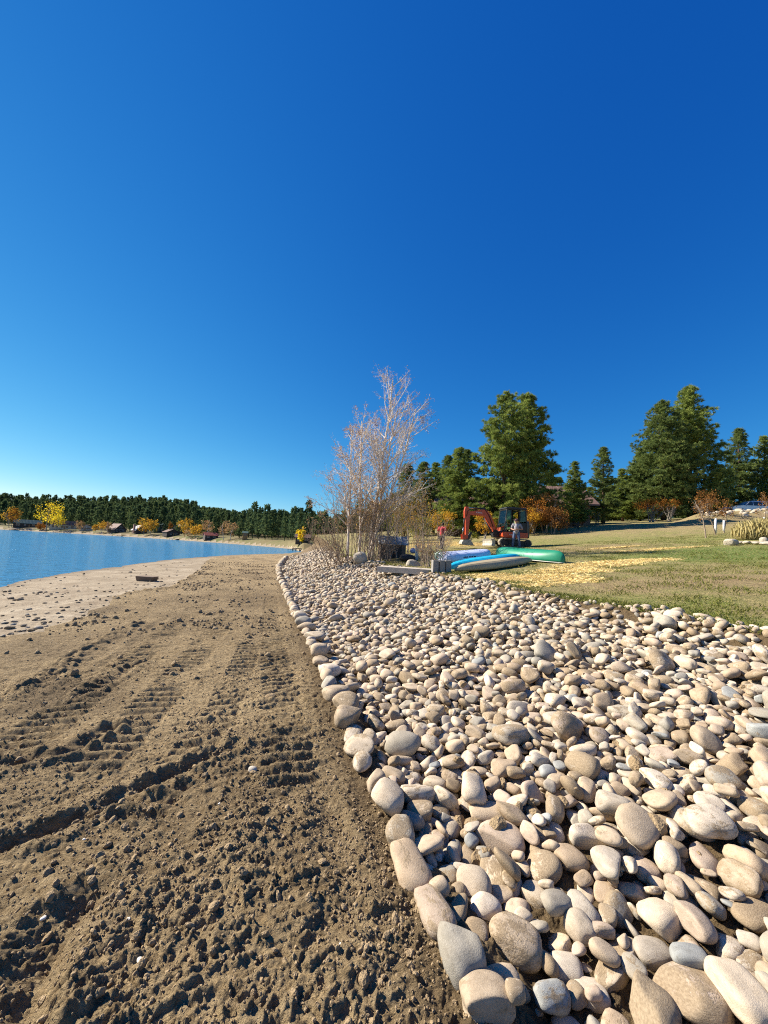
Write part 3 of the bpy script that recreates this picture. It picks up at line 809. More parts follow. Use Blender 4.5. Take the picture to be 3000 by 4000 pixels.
# ------------------------------------------------------------------ mesh collector
class Acc:
    def __init__(s): s.V, s.F, s.n, s.T, s.MI = [], [], 0, [], []
    def add(s, V, Fc, tint=0.5, mi=0):
        V = np.asarray(V, float); Fc = np.asarray(Fc, np.int64)
        s.V.append(V); s.F.append((Fc + s.n, mi)); s.n += len(V)
        s.T.append(np.full(len(V), tint) if np.isscalar(tint) else np.asarray(tint))
    def tube(s, P, rad, sides=5, cap=True, mi=0, tint=0.5):
        P = np.asarray(P, float); m = len(P)
        rad = np.full(m, rad) if np.isscalar(rad) else np.asarray(rad, float)
        t = np.gradient(P, axis=0); t /= np.linalg.norm(t, axis=1)[:, None] + 1e-12
        ref = np.array([0, 0, 1.0]) if abs(t[0, 2]) < 0.9 else np.array([1.0, 0, 0])
        u = np.cross(t, ref); u /= np.linalg.norm(u, axis=1)[:, None] + 1e-12
        v = np.cross(t, u)
        a = np.linspace(0, 2 * np.pi, sides, endpoint=False)
        ring = P[:, None] + rad[:, None, None] * (np.cos(a)[None, :, None] * u[:, None] + np.sin(a)[None, :, None] * v[:, None])
        idx = np.arange(m * sides).reshape(m, sides)
        nx = np.roll(idx, -1, 1)
        q = np.stack([idx[:-1], nx[:-1], nx[1:], idx[1:]], -1).reshape(-1, 4)
        base = s.n
        s.add(ring.reshape(-1, 3), q, tint, mi)
        if cap and sides > 3:
            s.F.append((np.array([idx[0][::-1] + base]), mi)); s.F.append((np.array([idx[-1] + base]), mi))
        return s
    def cyl(s, p0, p1, r0, r1=None, sides=12, mi=0):
        return s.tube([p0, p1], [r0, r0 if r1 is None else r1], sides, True, mi)
    def box(s, c, size, rot=None, mi=0):
        h = np.array(size) / 2
        V = np.array([[x, y, z] for x in (-1, 1) for y in (-1, 1) for z in (-1, 1)]) * h
        if rot is not None: V = V @ np.array(Euler(rot).to_matrix()).T
        s.add(V + np.array(c), [[0, 1, 3, 2], [4, 6, 7, 5], [0, 4, 5, 1], [2, 3, 7, 6], [0, 2, 6, 4], [1, 5, 7, 3]], 0.5, mi); return s
    def prism(s, poly, y0, y1, mi=0):
        """polygon in the x-z plane drawn out along y"""
        n = len(poly)
        A = sum(poly[i][0] * poly[(i + 1) % n][1] - poly[(i + 1) % n][0] * poly[i][1] for i in range(n))
        if A < 0: poly = poly[::-1]
        V = [(x, y0, z) for x, z in poly] + [(x, y1, z) for x, z in poly]
        b = s.n
        s.add(V, [[i, (i + 1) % n, n + (i + 1) % n, n + i] for i in range(n)], 0.5, mi)
        s.F.append((np.array([[b + i for i in range(n)]]), mi)); s.F.append((np.array([[b + n + i for i in range(n)][::-1]]), mi))
        return s
    def loft(s, rings, close=True, caps=True, mi=0):
        rings = np.asarray(rings, float); m, k = rings.shape[:2]
        idx = np.arange(m * k).reshape(m, k); b = s.n
        if close: nx = np.roll(idx, -1, 1); A_, B_ = idx, nx
        else: A_, B_ = idx[:, :-1], idx[:, 1:]
        q = np.stack([A_[:-1], B_[:-1], B_[1:], A_[1:]], -1).reshape(-1, 4)
        s.add(rings.reshape(-1, 3), q, 0.5, mi)
        if caps: s.F.append((np.array([idx[0][::-1] + b]), mi)); s.F.append((np.array([idx[-1] + b]), mi))
        return s
    def ell(s, c, r, sub=2, rot=None, mi=0, seed=None, amp=0.0):
        V, Fc = ICO[sub]
        V = V.copy()
        if seed is not None: V = V * (1 + amp * snoise3(V, seed)[:, None])
        V = V * np.array(r)
        if rot is not None: V = V @ np.array(Euler(rot).to_matrix()).T
        s.add(V + np.array(c), Fc, 0.5, mi); return s
    def mesh(s, name, smooth=False):
        V = np.vstack(s.V)
        loops = np.concatenate([f.ravel() for f, _ in s.F])
        tot = np.concatenate([np.full(len(f), f.shape[1]) for f, _ in s.F])
        mi = np.concatenate([np.full(len(f), m) for f, m in s.F])
        me = mesh_np(name, V, loops, np.concatenate([[0], np.cumsum(tot)[:-1]]), tot, smooth, mi)
        T = np.concatenate(s.T)
        if (T != 0.5).any(): vfloat(me, 'tint', T)
        return me
    def obj(s, name, mats, parent=None, smooth=False, bevel=0.0, loc=None, rz=None, flip=False):
        me = s.mesh(name, smooth)
        o = link_mesh(name, me, mats, parent, loc, rz)
        if bevel:
            b = o.modifiers.new('bevel', 'BEVEL'); b.width = bevel; b.segments = 2; b.limit_method = 'ANGLE'; b.angle_limit = R(35)
        return o

def copy_tree(o, parent=None):
    c = o.copy(); COL.objects.link(c)
    if parent: c.parent = parent
    for ch in o.children: copy_tree(ch, c)
    return c

# ------------------------------------------------------------------ plants
def leafmat(name, stops, transl=0.3):
    k = NT(name)
    t = k.attr('tint', 'Fac')
    rnd = k.n('ShaderNodeNewGeometry').outputs['Random Per Island']
    f = k.math('ADD', k.math('MULTIPLY', t, 0.72), k.math('MULTIPLY', rnd, 0.28), True)
    col = k.ramp(f, stops)
    d = k.n('ShaderNodeBsdfDiffuse', Color=col)
    tr = k.n('ShaderNodeBsdfTranslucent', Color=col)
    mx = k.n('ShaderNodeMixShader'); mx.inputs[0].default_value = transl
    k.t.links.new(d.outputs[0], mx.inputs[1]); k.t.links.new(tr.outputs[0], mx.inputs[2])
    k.t.links.new(mx.outputs[0], k.out.inputs[0])
    M[name] = k.m
leafmat('pine_needles', [(0.1, (0.08, 0.12, 0.033)), (0.5, (0.225, 0.285, 0.072)), (0.9, (0.38, 0.42, 0.11))], 0.32)
leafmat('pine_needles_dark', [(0.1, (0.06, 0.095, 0.034)), (0.5, (0.165, 0.215, 0.068)), (0.9, (0.29, 0.335, 0.10))], 0.3)
leafmat('wood_needles', [(0.1, (0.06, 0.09, 0.045)), (0.5, (0.10, 0.14, 0.06)), (0.9, (0.165, 0.205, 0.075))], 0.28)
leafmat('yellow_leaves', [(0.05, (0.62, 0.38, 0.02)), (0.5, (0.80, 0.58, 0.03)), (0.9, (0.74, 0.66, 0.06))], 0.5)
leafmat('gold_leaves', [(0.05, (0.30, 0.15, 0.02)), (0.5, (0.52, 0.29, 0.035)), (0.9, (0.60, 0.38, 0.05))], 0.4)
leafmat('orange_leaves', [(0.05, (0.14, 0.05, 0.014)), (0.5, (0.30, 0.115, 0.024)), (0.9, (0.44, 0.205, 0.04))], 0.3)
leafmat('rust_leaves', [(0.05, (0.11, 0.045, 0.018)), (0.5, (0.22, 0.10, 0.03)), (0.9, (0.36, 0.19, 0.06))], 0.3)
leafmat('green_leaves', [(0.05, (0.06, 0.08, 0.02)), (0.5, (0.16, 0.17, 0.03)), (0.9, (0.32, 0.27, 0.04))], 0.35)
leafmat('dead_leaves', [(0.05, (0.22, 0.11, 0.05)), (0.5, (0.38, 0.22, 0.10)), (0.9, (0.52, 0.36, 0.17))], 0.3)
leafmat('straw_grass', [(0.05, (0.30, 0.24, 0.09)), (0.5, (0.50, 0.42, 0.18)), (0.9, (0.66, 0.57, 0.30))], 0.3)
leafmat('lawn_grass', [(0.05, (0.10, 0.12, 0.025)), (0.5, (0.19, 0.20, 0.05)), (0.9, (0.36, 0.31, 0.12))], 0.25)
leafmat('straw', [(0.05, (0.56, 0.41, 0.15)), (0.5, (0.75, 0.58, 0.25)), (0.9, (0.85, 0.72, 0.40))], 0.15)

def bark(name, c1, c2, scale=8, bump=0.7):
    k = NT(name); p = k.obj()
    mp = k.n('ShaderNodeMapping', Vector=p); mp.inputs['Scale'].default_value = (1, 1, 0.3)
    n = k.noise(mp.outputs[0], scale, 5, 0.65)
    k.bsdf(k.ramp(n, [(0.35, c1), (0.65, c2)]), 0.92, k.bump(n, bump, 0.03), spec=0.12); M[name] = k.m
bark('pine_bark', (0.045, 0.032, 0.024), (0.15, 0.10, 0.07))
bark('grey_bark', (0.17, 0.145, 0.12), (0.33, 0.29, 0.245))
bark('pale_bark', (0.40, 0.345, 0.29), (0.66, 0.60, 0.53), 5, 0.3)
bark('twig_bark', (0.20, 0.145, 0.105), (0.36, 0.29, 0.225))
bark('white_twig', (0.55, 0.475, 0.41), (0.78, 0.71, 0.64))

def unit(v): return v / (np.linalg.norm(v, axis=-1, keepdims=True) + 1e-12)

def tufts(acc, C, D, n, L, w, spread, rg, tint):
    """needle or leaf tufts: n thin triangles fanning out of each centre around direction D"""
    m = len(C)
    C = np.repeat(C, n, 0); D = np.repeat(D, n, 0); T = np.repeat(tint, n)
    d = unit(D + spread * rg.normal(size=(m * n, 3)))
    u = unit(np.cross(d, rg.normal(size=(m * n, 3))))
    LL = L * rg.uniform(0.65, 1.15, (m * n, 1))
    a = C + 0.12 * LL * d - u * w * 0.5; b = C + 0.12 * LL * d + u * w * 0.5
    tip = C + LL * d
    mid1, mid2 = C + 0.6 * LL * d + u * w * 0.6, C + 0.6 * LL * d - u * w * 0.6
    V = np.stack([a, b, mid1, tip, mid2], 1).reshape(-1, 3)
    Fc = np.arange(m * n * 5).reshape(-1, 5)
    acc.add(V, Fc, np.repeat(T, 5))

def leaves(acc, C, size, rg, tint, aspect=0.7):
    m = len(C)
    n = unit(rg.normal(size=(m, 3)) + np.array([0, 0, 0.4])); u = unit(np.cross(n, rg.normal(size=(m, 3)))); v = np.cross(n, u)
    s = size * rg.uniform(0.6, 1.25, (m, 1))
    V = np.stack([C - u * s * 0.5, C + v * s * aspect * 0.5 - u * s * 0.05, C + u * s * 0.5, C - v * s * aspect * 0.5 + u * s * 0.05], 1).reshape(-1, 3)
    acc.add(V, np.arange(m * 4).reshape(-1, 4), np.repeat(tint, 4))

def pine(seed, H, Rad, base=0.12, dens=1.0, tuft=0.36, blades=16, open_=0.0, gaps=0.0):
    """trunk mesh and crown mesh of a ponderosa-like pine, foot at the origin"""
    rg = np.random.default_rng(seed)
    tr, cr = Acc(), Acc()
    r0 = 0.014 * H + 0.06
    zz = np.linspace(0, H * 0.97, 9)
    bend = np.cumsum(rg.normal(0, 0.012 * H / 9, (9, 2)), 0); bend[0] = 0
    axis = np.column_stack([bend, zz])
    tr.tube(axis, r0 * (1 - zz / H) ** 0.8 + 0.015, 8)
    C, D, T = [], [], []
    z = base * H
    step0 = 0.030 * H / dens
    lobes = rg.uniform(0.7, 1.12, 7); lph = rg.uniform(0, 6.28, 7)
    while z < H * 0.985:
        t = (z / H - base) / (1 - base)
        prof = (1 - t ** (1.8 if Rad > 3.5 else 1.55)) * (0.66 + 0.34 * min(1, (t + 0.10) / 0.25)) + 0.03
        nb = max(3, int(round((6.0 - 2.5 * t) * dens)))
        az0 = rg.uniform(0, 6.28)
        for b in range(nb):
            if rg.random() < gaps: continue
            az = az0 + b * 6.283 / nb + rg.normal(0, 0.25)
            Lb = Rad * prof * rg.uniform(0.62, 1.12) * (0.9 + 0.18 * math.sin(3 * az + lph[int(t * 6)]))
            up = -0.10 + 0.75 * t + rg.normal(0, 0.08)
            o = np.array([np.interp(z, zz, axis[:, 0]), np.interp(z, zz, axis[:, 1]), z + rg.uniform(-0.4, 0.4) * step0])
            h = np.array([math.cos(az), math.sin(az), 0])
            k = max(4, int(Lb / 0.6) + 3)
            s = np.linspace(0, 1, k)
            P = o + np.outer(s * Lb, h) + np.outer((up * s + 0.24 * s * s * (0.6 - up * 0.3)) * Lb, [0, 0, 1])
            side = np.cross(h, [0, 0, 1.0])
            P += np.outer(0.12 * Lb * s * s * rg.normal(), side)
            tr.tube(P, np.linspace(max(0.012, 0.014 * Lb + 0.01), 0.008, k), 4, False)
            nt = max(3, int(Lb / (tuft * 0.62)))
            q = rg.uniform(0.30 - 0.15 * t + open_ * 0.25, 1.0, nt)
            q = np.concatenate([q, [1.0]])
            pts = np.column_stack([np.interp(q, s, P[:, i]) for i in range(3)])
            spread = (0.05 + 0.30 * Lb * (1.02 - q) + 0.10)[:, None]
            for rep in range(3 if Lb > 1.2 else 2):
                off = rg.normal(size=pts.shape) * spread * np.array([1, 1, 0.30])
                c = pts + off + np.array([0, 0, 0.05])
                dd = unit(h * 0.6 + unit(off + 1e-6) * 0.5 + np.array([0, 0, 0.75]))
                C.append(c); D.append(dd); T.append(np.clip(0.22 + 0.5 * rg.random() + rg.normal(0, 0.16, len(c)), 0, 1))
        z += step0 * (1.0 - 0.45 * t) * rg.uniform(0.75, 1.25)
    C, D, T = np.vstack(C), np.vstack(D), np.concatenate(T)
    tufts(cr, C, D, blades, tuft, tuft * 0.075, 0.60, rg, T)
    return tr.mesh('trunk', True), cr.mesh('crown')

def branch_tree(seed, stems, sides=4):
    """recursive limbs. stems: list of (foot, direction, length, radius, depth). Returns limb collector and twig tips."""
    rg = np.random.default_rng(seed)
    acc = Acc(); tips = []
    def grow(p, d, L, r, depth, kids, spread, upb):
        k = max(3, 5 if depth > 1 else 3)
        P = [p]; dd = d.copy()
        for i in range(k):
            dd = unit(dd + rg.normal(0, 0.035 if depth > 2 else 0.11, 3) + np.array([0, 0, upb if depth < 3 else 0]))
            P.append(P[-1] + dd * L / k)
        P = np.array(P)
        end = 0.35 if depth > 0 else 0.45
        acc.tube(P, np.linspace(r, max(r * end, 0.0022), k + 1), sides if depth > 1 else 3, False)
        if depth == 0: tips.append(P[1:]); return
        n = kids[0]
        for j in range(n):
            s = rg.uniform(0.28, 1.0) if depth < 3 else 0.22 + 0.76 * (j + rg.random()) / n
            i = min(k - 1, int(s * k)); f = s * k - i
            o = P[i] * (1 - f) + P[i + 1] * f
            t = unit(P[i + 1] - P[i])
            side = unit(np.cross(t, rg.normal(size=3)))
            ang = rg.uniform(*spread[0])
            nd = t * math.cos(ang) + side * math.sin(ang)
            ll = L * rg.uniform(0.28, 0.50) * (1.12 - (0.80 if depth > 2 else 0.6) * s)
            grow(o, nd, ll, max(r * (1 - 0.62 * s) * 0.5, 0.003), depth - 1, kids[1:], spread[1:], upb * 0.8)
        tips.append(P[-2:])
    for (p, d, L, r, depth, kids, spread, upb) in stems:
        grow(np.array(p, float), unit(np.array(d, float)), L, r, depth, kids, spread, upb)
    return acc, np.vstack(tips)

def broadleaf(seed, H, Rad, trunk_h, n_leaf, leaf, flat=1.0, stems=1):
    rg = np.random.default_rng(seed)
    st = []
    for i in range(stems):
        st.append(((rg.normal(0, 0.06 * Rad * (stems > 1)), rg.normal(0, 0.06 * Rad * (stems > 1)), 0), (rg.normal(0, 0.08 + 0.2 * (stems > 1)), rg.normal(0, 0.08 + 0.2 * (stems > 1)), 1), H * 0.72, 0.012 * H + 0.02, 2, (9, 5), ((0.4, 0.95), (0.4, 0.9)), 0.05))
    acc, tips = branch_tree(seed, st, 5)
    c = np.array([0, 0, trunk_h + (H - trunk_h) * 0.5]); rad = np.array([Rad, Rad, (H - trunk_h) * 0.5])
    # leaf clumps through the crown's volume with an uneven outline
    nc = 46
    v = unit(rg.normal(size=(nc, 3))); cl = c + v * rad * (rg.uniform(0.25, 1.0, (nc, 1)) ** 0.5) * 0.82
    cr_ = rg.uniform(0.16, 0.36, nc) * Rad
    tint = rg.random(nc)
    w = cr_ ** 2; pick = rg.choice(nc, n_leaf, p=w / w.sum())
    P = cl[pick] + unit(rg.normal(size=(n_leaf, 3))) * (cr_[pick] * rg.uniform(0.4, 1.05, n_leaf))[:, None] * np.array([1, 1, flat])
    lv = Acc(); leaves(lv, P, leaf, rg, np.clip(0.75 * tint[pick] + rg.normal(0.12, 0.12, n_leaf), 0, 1))
    return acc.mesh('trunk', True), lv.mesh('crown')

def top_z(px, py, Y):
    d = ray(px, py); return CAM_Z + d.z / d.y * Y

def plant(kind, label, cat, meshes, mats, loc, rz=0.0, sc=(1, 1, 1), group=None, names=('trunk', 'crown')):
    t = empty(kind, loc, rz); t.scale = sc
    tag(t, label, cat, group)
    for nm, me, m in zip(names, meshes, mats):
        if not me.materials: me.materials.append(M[m])
        o = bpy.data.objects.new(nm, me); COL.objects.link(o); o.parent = t
    return t

# pines of the lawn's edge, each at its own depth
PINE = [pine(200 + i, 16, Rd, b, 1.0, 0.38, 28, op, gp_) for i, (Rd, b, op, gp_) in enumerate([(4.3, 0.07, 0.22, 0.22), (4.0, 0.05, 0.05, 0.08), (3.0, 0.10, 0.05, 0.12), (2.7, 0.16, 0.3, 0.22), (4.4, 0.05, 0.05, 0.10)])]
PINE_R = [4.3, 4.0, 3.0, 2.7, 4.4]
def put_pine(px, top, Y, hw, k, label, mat='pine_needles', group='pines along the upper edge of the lawn'):
    g = gp(px, Y)
    H = top_z(px, top, Y) - g.z
    s = H / 16; sr = (hw / F_PX * Y) / PINE_R[k]
    plant('pine_tree', label, 'tree', PINE[k], ('pine_bark', mat), g - Vector((0, 0, 0.1)), random.uniform(0, 6.28), (sr, sr, s), group)

for row in [
    (1965, 1526, 40, 156, 0, 'tall open limbed pine behind the excavator, the left of the twin tall pines'),
    (2052, 1536, 43, 152, 1, 'tall dense pine behind the excavator cab, the right of the twin tall pines'),
    (1780, 1748, 42, 90, 2, 'bright green cone shaped pine left of the twin tall pines, above the red shirt'),
    (1812, 1752, 49, 76, 3, 'narrow dark pine squeezed between the cone shaped pine and the twin tall pines'),
    (1738, 1775, 50, 74, 3, 'thin pine just left of the bright green cone shaped pine'),
    (1692, 1808, 52, 70, 2, 'low pine second right of the bare white trunked trees'),
    (1648, 1800, 47, 78, 3, 'dark round topped pine directly right of the bare trees'),
    (1575, 1808, 49, 80, 3, 'dark pine half hidden behind the tallest bare tree'),
    (2243, 1803, 45, 62, 2, 'small cone shaped pine in front of the brown metal roof'),
    (2356, 1742, 50, 66, 3, 'slender open pine standing between the brown roof and the big right pines'),
    (2432, 1830, 57, 60, 2, 'short dense pine just left of the big right pair'),
    (2500, 1760, 56, 72, 1, 'pine filling the left shoulder of the big right pair'),
    (2592, 1568, 54, 150, 4, 'broad pine of the big right pair, the lower and left one'),
    (2697, 1511, 56, 140, 1, 'tallest broad pine of the big right pair, above the rust saplings'),
    (2893, 1670, 60, 72, 3, 'airy pine rising behind the white car'),
    (2992, 1702, 60, 76, 0, 'pine cut by the right edge of the picture behind the second car'),
    (3110, 1640, 58, 90, 1, 'pine outside the right edge beyond the cars'),
    (2815, 1830, 60, 60, 2, 'low pine in the gap left of the airy pine'),
    (2150, 1830, 62, 46, 2, 'dark pine peeking out behind the right side of the twin tall pines'),
    (2182, 1860, 66, 40, 3, 'thin distant pine over the brown metal roof'),
    (2300, 1905, 66, 55, 2, 'low distant pine left of the slender open pine'),
    (2400, 1895, 64, 60, 1, 'low bushy pine behind the slender open pine'),
]:
    put_pine(*row[:5], row[5], 'pine_needles_dark' if row[2] > 48 else 'pine_needles')

# ---- woods: a light pine for the far hill and behind the lawn
def far_pine_arrays(seed, fat=1.0):
    rg = np.random.default_rng(seed)
    H, Rad = 14.0, 2.9 * fat
    acc = Acc()
    acc.tube([(0, 0, 0), (0, 0, H * 0.9)], [0.22, 0.05], 4, False, 0, 0.0)
    n = 95
    t = rg.uniform(0, 1, n) ** 0.8
    az = rg.uniform(0, 6.28, n)
    rr = Rad * ((1 - t) ** 0.8 * 0.95 + 0.06) * rg.uniform(0.35, 1.05, n)
    C = np.column_stack([rr * np.cos(az), rr * np.sin(az), H * (0.16 + 0.84 * t)])
    D = unit(np.column_stack([np.cos(az), np.sin(az), np.full(n, 0.7)]))
    tufts(acc, C, D, 5, 1.25, 0.42, 0.6, rg, np.clip(rg.normal(0.5, 0.22, n), 0, 1))
    return acc
FARP = [far_pine_arrays(300 + i, f) for i, f in enumerate([1.0, 0.8, 1.15, 0.9])]
FARP_ME = [a.mesh('far_pine', False) for a in FARP]
rg = np.random.default_rng(5)
SHORE_HOUSES = []      # filled below with (x, y, clear radius)
def far_xy(px, q):
    """land across the lake: photograph column and metres back from the shoreline"""
    a = math.atan2(ray(px, 2056 + 0.053 * px).x, ray(px, 2056 + 0.053 * px).y)
    r = float(far_shore(np.array([a]))[0]) + q
    x, y = r * math.sin(a), r * math.cos(a)
    return x, y, gz(x, y)

forest = Acc()
cnt = 0
for _ in range(5900):
    a = R(rg.uniform(-52, 8)) if _ < 5200 else R(rg.uniform(8, 56)); q = rg.uniform(0, 1) ** 0.8 * 330 + 34
    r = float(far_shore(np.array([a]))[0]) + q
    if a > R(-11.5): r = 105 + q * 0.8
    if a > R(8): r = 84 + q * 0.25
    x, y = r * math.sin(a), r * math.cos(a)
    if a < R(-14) and q < 62 and rg.random() < 0.45: continue
    z = gz(x, y)
    s = rg.choice([rg.uniform(0.55, 0.9), rg.uniform(0.9, 1.4)]) * ((0.9 if a < R(-26) else 0.72) if a < R(10) else 0.55 if a < R(20) else 0.38); yaw = rg.uniform(0, 6.28)
    A0 = FARP[rg.integers(4)]
    Rz = np.array([[math.cos(yaw), -math.sin(yaw), 0], [math.sin(yaw), math.cos(yaw), 0], [0, 0, 1]]) * s
    off = forest.n
    for V, T in zip(A0.V, A0.T): forest.V.append(V @ Rz.T + np.array([x, y, z - 0.2])); forest.T.append(np.clip(T + rg.normal(0, 0.24), 0, 1))
    for Fc, mi in A0.F: forest.F.append((Fc + off, 0))
    forest.n += A0.n
    cnt += 1
fo = forest.obj('forest', M['wood_needles'])
tag(fo, 'dark pine woods covering the hill across the lake', 'woods', kind='stuff')

# pines one can tell apart at the water's far edge
FRONT = [(700, 30, 1.15), (722, 24, 1.0), (748, 30, 1.1), (905, 30, 1.25), (935, 22, 1.1), (965, 34, 1.15), (985, 20, 1.3), (1010, 18, 1.15), (1035, 16, 1.35), (1062, 22, 1.2), (1085, 30, 1.1), (1110, 14, 0.9), (1140, 20, 1.0), (1165, 14, 0.85), (20, 48, 1.0), (130, 50, 1.1), (170, 45, 0.9), (265, 46, 1.15), (300, 40, 1.0), (385, 44, 1.15), (420, 46, 1.0), (470, 48, 1.1), (505, 30, 0.8), (545, 46, 1.0), (605, 26, 0.75), (580, 52, 1.1)]
for n, (px, q, s) in enumerate(sorted(FRONT)):
    s *= 0.72 if px > 550 else 0.85
    x, y, z = far_xy(px, q)
    me = FARP_ME[n % 4]
    if not me.materials: me.materials.append(M['wood_needles'])
    o = bpy.data.objects.new('shore_pine', me); COL.objects.link(o)
    o.location = (x, y, z - 0.2); o.rotation_euler = (0, 0, n * 1.7); o.scale = (s, s, s * (1 + 0.1 * math.sin(n * 5)))
    tag(o, f"dark pine at the far shore, {ordinal(n + 1)} from left among the shoreline pines", 'tree', 'pines along the far shore')

# autumn trees on the far shore: (px, metres from water, height, radius, material, trunk share, label)
def far_tree(px, q, H, Rad, mat, label, bk='grey_bark', nl=620, leaf=0.62, th=0.18, seed=0, cat='tree'):
    x, y, z = far_xy(px, q)
    me = broadleaf(500 + seed + int(px), H, Rad, H * th, nl, leaf)
    plant('autumn_tree', label, cat, me, (bk, mat), (x, y, z - 0.1), 0, (1, 1, 1), 'autumn trees along the far shore')
far_tree(36, 5, 15.0, 5.2, 'gold_leaves', 'gold tree with an orange right half at the far left of the opposite shore')
far_tree(48, 6, 14.0, 3.6, 'orange_leaves', 'orange tree growing against the gold tree at the far left shore', seed=2)
far_tree(182, 4, 21.0, 9.5, 'yellow_leaves', 'largest bright yellow tree on the far shore beside the tan long house', nl=1300, th=0.1)
far_tree(224, 5, 11.0, 4.8, 'yellow_leaves', 'shorter yellow green tree leaning on the largest yellow tree', seed=3)
far_tree(160, 5, 5.0, 3.2, 'orange_leaves', 'low orange bush under the largest yellow tree', th=0.05)
far_tree(308, 6, 8.0, 3.0, 'dead_leaves', 'thin brownish tree between the tan long house and the small cottage', nl=260)
far_tree(371, 5, 5.5, 2.0, 'gold_leaves', 'small amber tree right of the small tan cottage', nl=300)
far_tree(398, 6, 7.5, 3.4, 'gold_leaves', 'pale trunked gold tree left of the steep roofed chalet', 'pale_bark', 460)
far_tree(418, 7, 7.0, 2.6, 'dead_leaves', 'pale fading tree touching the steep roofed chalet', 'pale_bark', 220)
far_tree(562, 6, 10.0, 4.2, 'gold_leaves', 'bright gold tree right of the chimney cabin')
far_tree(590, 7, 9.5, 3.6, 'gold_leaves', 'second gold tree to the right of the chimney cabin', seed=4)
far_tree(662, 10, 8.0, 1.2, 'orange_leaves', 'narrow orange poplar above the dark low cabin', nl=260, th=0.05)
far_tree(722, 8, 9.5, 4.0, 'gold_leaves', 'gold tree above bare grey bushes in the middle of the far shore')
far_tree(765, 6, 7.0, 3.2, 'gold_leaves', 'lower gold tree left of the red roofed cabin', seed=1)
far_tree(806, 9, 9.5, 3.2, 'dead_leaves', 'half bare pale tree behind the red roofed cabin', 'pale_bark', 300)
far_tree(874, 5, 8.8, 3.0, 'dead_leaves', 'bare greyish pink tree right of the red roofed cabin, the left one', 'pale_bark', 240)
far_tree(900, 6, 8.5, 3.0, 'dead_leaves', 'bare greyish pink tree right of the red roofed cabin, the right one', 'pale_bark', 240)
far_tree(735, 3, 5.0, 2.6, 'dead_leaves', 'bare grey bush below the gold trees in the middle of the far shore', 'pale_bark', 160, th=0.05)
far_tree(1176, 7, 5.0, 1.0, 'yellow_leaves', 'slim yellow poplar near the dark end of the bay', nl=260, th=0.06)
far_tree(1160, 8, 4.0, 0.6, 'yellow_leaves', 'thinner yellow poplar left of the slim yellow poplar', nl=140, th=0.06)
far_tree(1235, 10, 3.0, 1.6, 'green_leaves', 'low yellow green bush at the end of the bay', nl=260, th=0.05)

# ---- the bare white trunked trees by the shed
def stems_tall(n, H, seed):
    rg = np.random.default_rng(seed); out = []
    return out
def bare_tree(px, Y, top_px, top, seed, r, label, bk, nleaf, kids=(24, 7, 4), spread=((0.5, 1.0), (0.45, 1.0), (0.4, 1.1)), mat='dead_leaves', forks=1, leafs=0.055, upb=0.05):
    g = gp(px, Y); H = top_z(top_px, top, Y) - g.z
    tx = (top_px - px - 0.053 * (2183 - top)) / F_PX * Y
    rg = np.random.default_rng(seed)
    st = []
    for f in range(forks):
        lean = (tx / H + (0 if f == 0 else rg.normal(0, 0.12)), rg.normal(0, 0.05) if f == 0 else rg.normal(0, 0.12), 1)
        st.append(((rg.normal(0, 0.12) * (f > 0), rg.normal(0, 0.12) * (f > 0), 0), lean, H * (0.97 if f == 0 else rg.uniform(0.80, 0.92)), r * (1 if f == 0 else 0.8), 3, kids, spread, upb))
    acc, tips = branch_tree(seed, st, 6)
    pick = tips[rg.integers(0, len(tips), nleaf)]
    lv = Acc(); leaves(lv, pick + rg.normal(0, 0.06, pick.shape), leafs, rg, rg.random(nleaf))
    plant('bare_tree', label, 'tree', (acc.mesh('trunk', True), lv.mesh('leaves')), (bk, mat), g - Vector((0, 0, 0.05)), 0, (1, 1, 1), 'nearly bare trees at the end of the cobble bank', ('trunk', 'leaves'))
bare_tree(1442, 19.6, 1503, 1440, 21, 0.11, 'tallest bare white trunked tree, forking high over the shed', 'white_twig', 3000, forks=2, kids=(28, 9, 5))
bare_tree(1452, 20.2, 1580, 1580, 22, 0.09, 'bare white trunked tree leaning right of the tallest one', 'white_twig', 2400, kids=(26, 9, 5))
bare_tree(1402, 19.2, 1420, 1610, 23, 0.085, 'middle bare white tree with a crooked stem', 'white_twig', 2400, kids=(26, 9, 5))
bare_tree(1357, 18.6, 1345, 1655, 24, 0.075, 'leftmost bare white tree with a thin straight trunk', 'white_twig', 2400, kids=(24, 9, 5))

def shrub(px, Y, H, spreadR, seed, label, n=14, bk='twig_bark', mat='dead_leaves', nleaf=500, leafs=0.06, kids=(8, 4), lean=0.0, group='twiggy shrubs around the bare trees', name='shrub'):
    g = gp(px, Y); rg = np.random.default_rng(seed); st = []
    for i in range(n):
        a = rg.uniform(0, 6.28); t = rg.uniform(0.1, 1) * spreadR / H
        st.append(((0.25 * spreadR * rg.normal(), 0.25 * spreadR * rg.normal(), 0), (math.cos(a) * t + lean, math.sin(a) * t, 1), H * rg.uniform(0.6, 1.1), rg.uniform(0.010, 0.022), 2, kids, ((0.3, 0.8), (0.4, 1.0)), 0.02))
    acc, tips = branch_tree(seed, st, 5)
    lv = Acc()
    if nleaf:
        pick = tips[rg.integers(0, len(tips), nleaf)]
        leaves(lv, pick + rg.normal(0, 0.05, pick.shape), leafs, rg, rg.random(nleaf))
        ms, mt, nm = (acc.mesh('stems', True), lv.mesh('leaves')), (bk, mat), ('stems', 'leaves')
    else: ms, mt, nm = (acc.mesh('stems', True),), (bk,), ('stems',)
    plant(name, label, 'shrub', ms, mt, g - Vector((0, 0, 0.05)), 0, (1, 1, 1), group, nm)
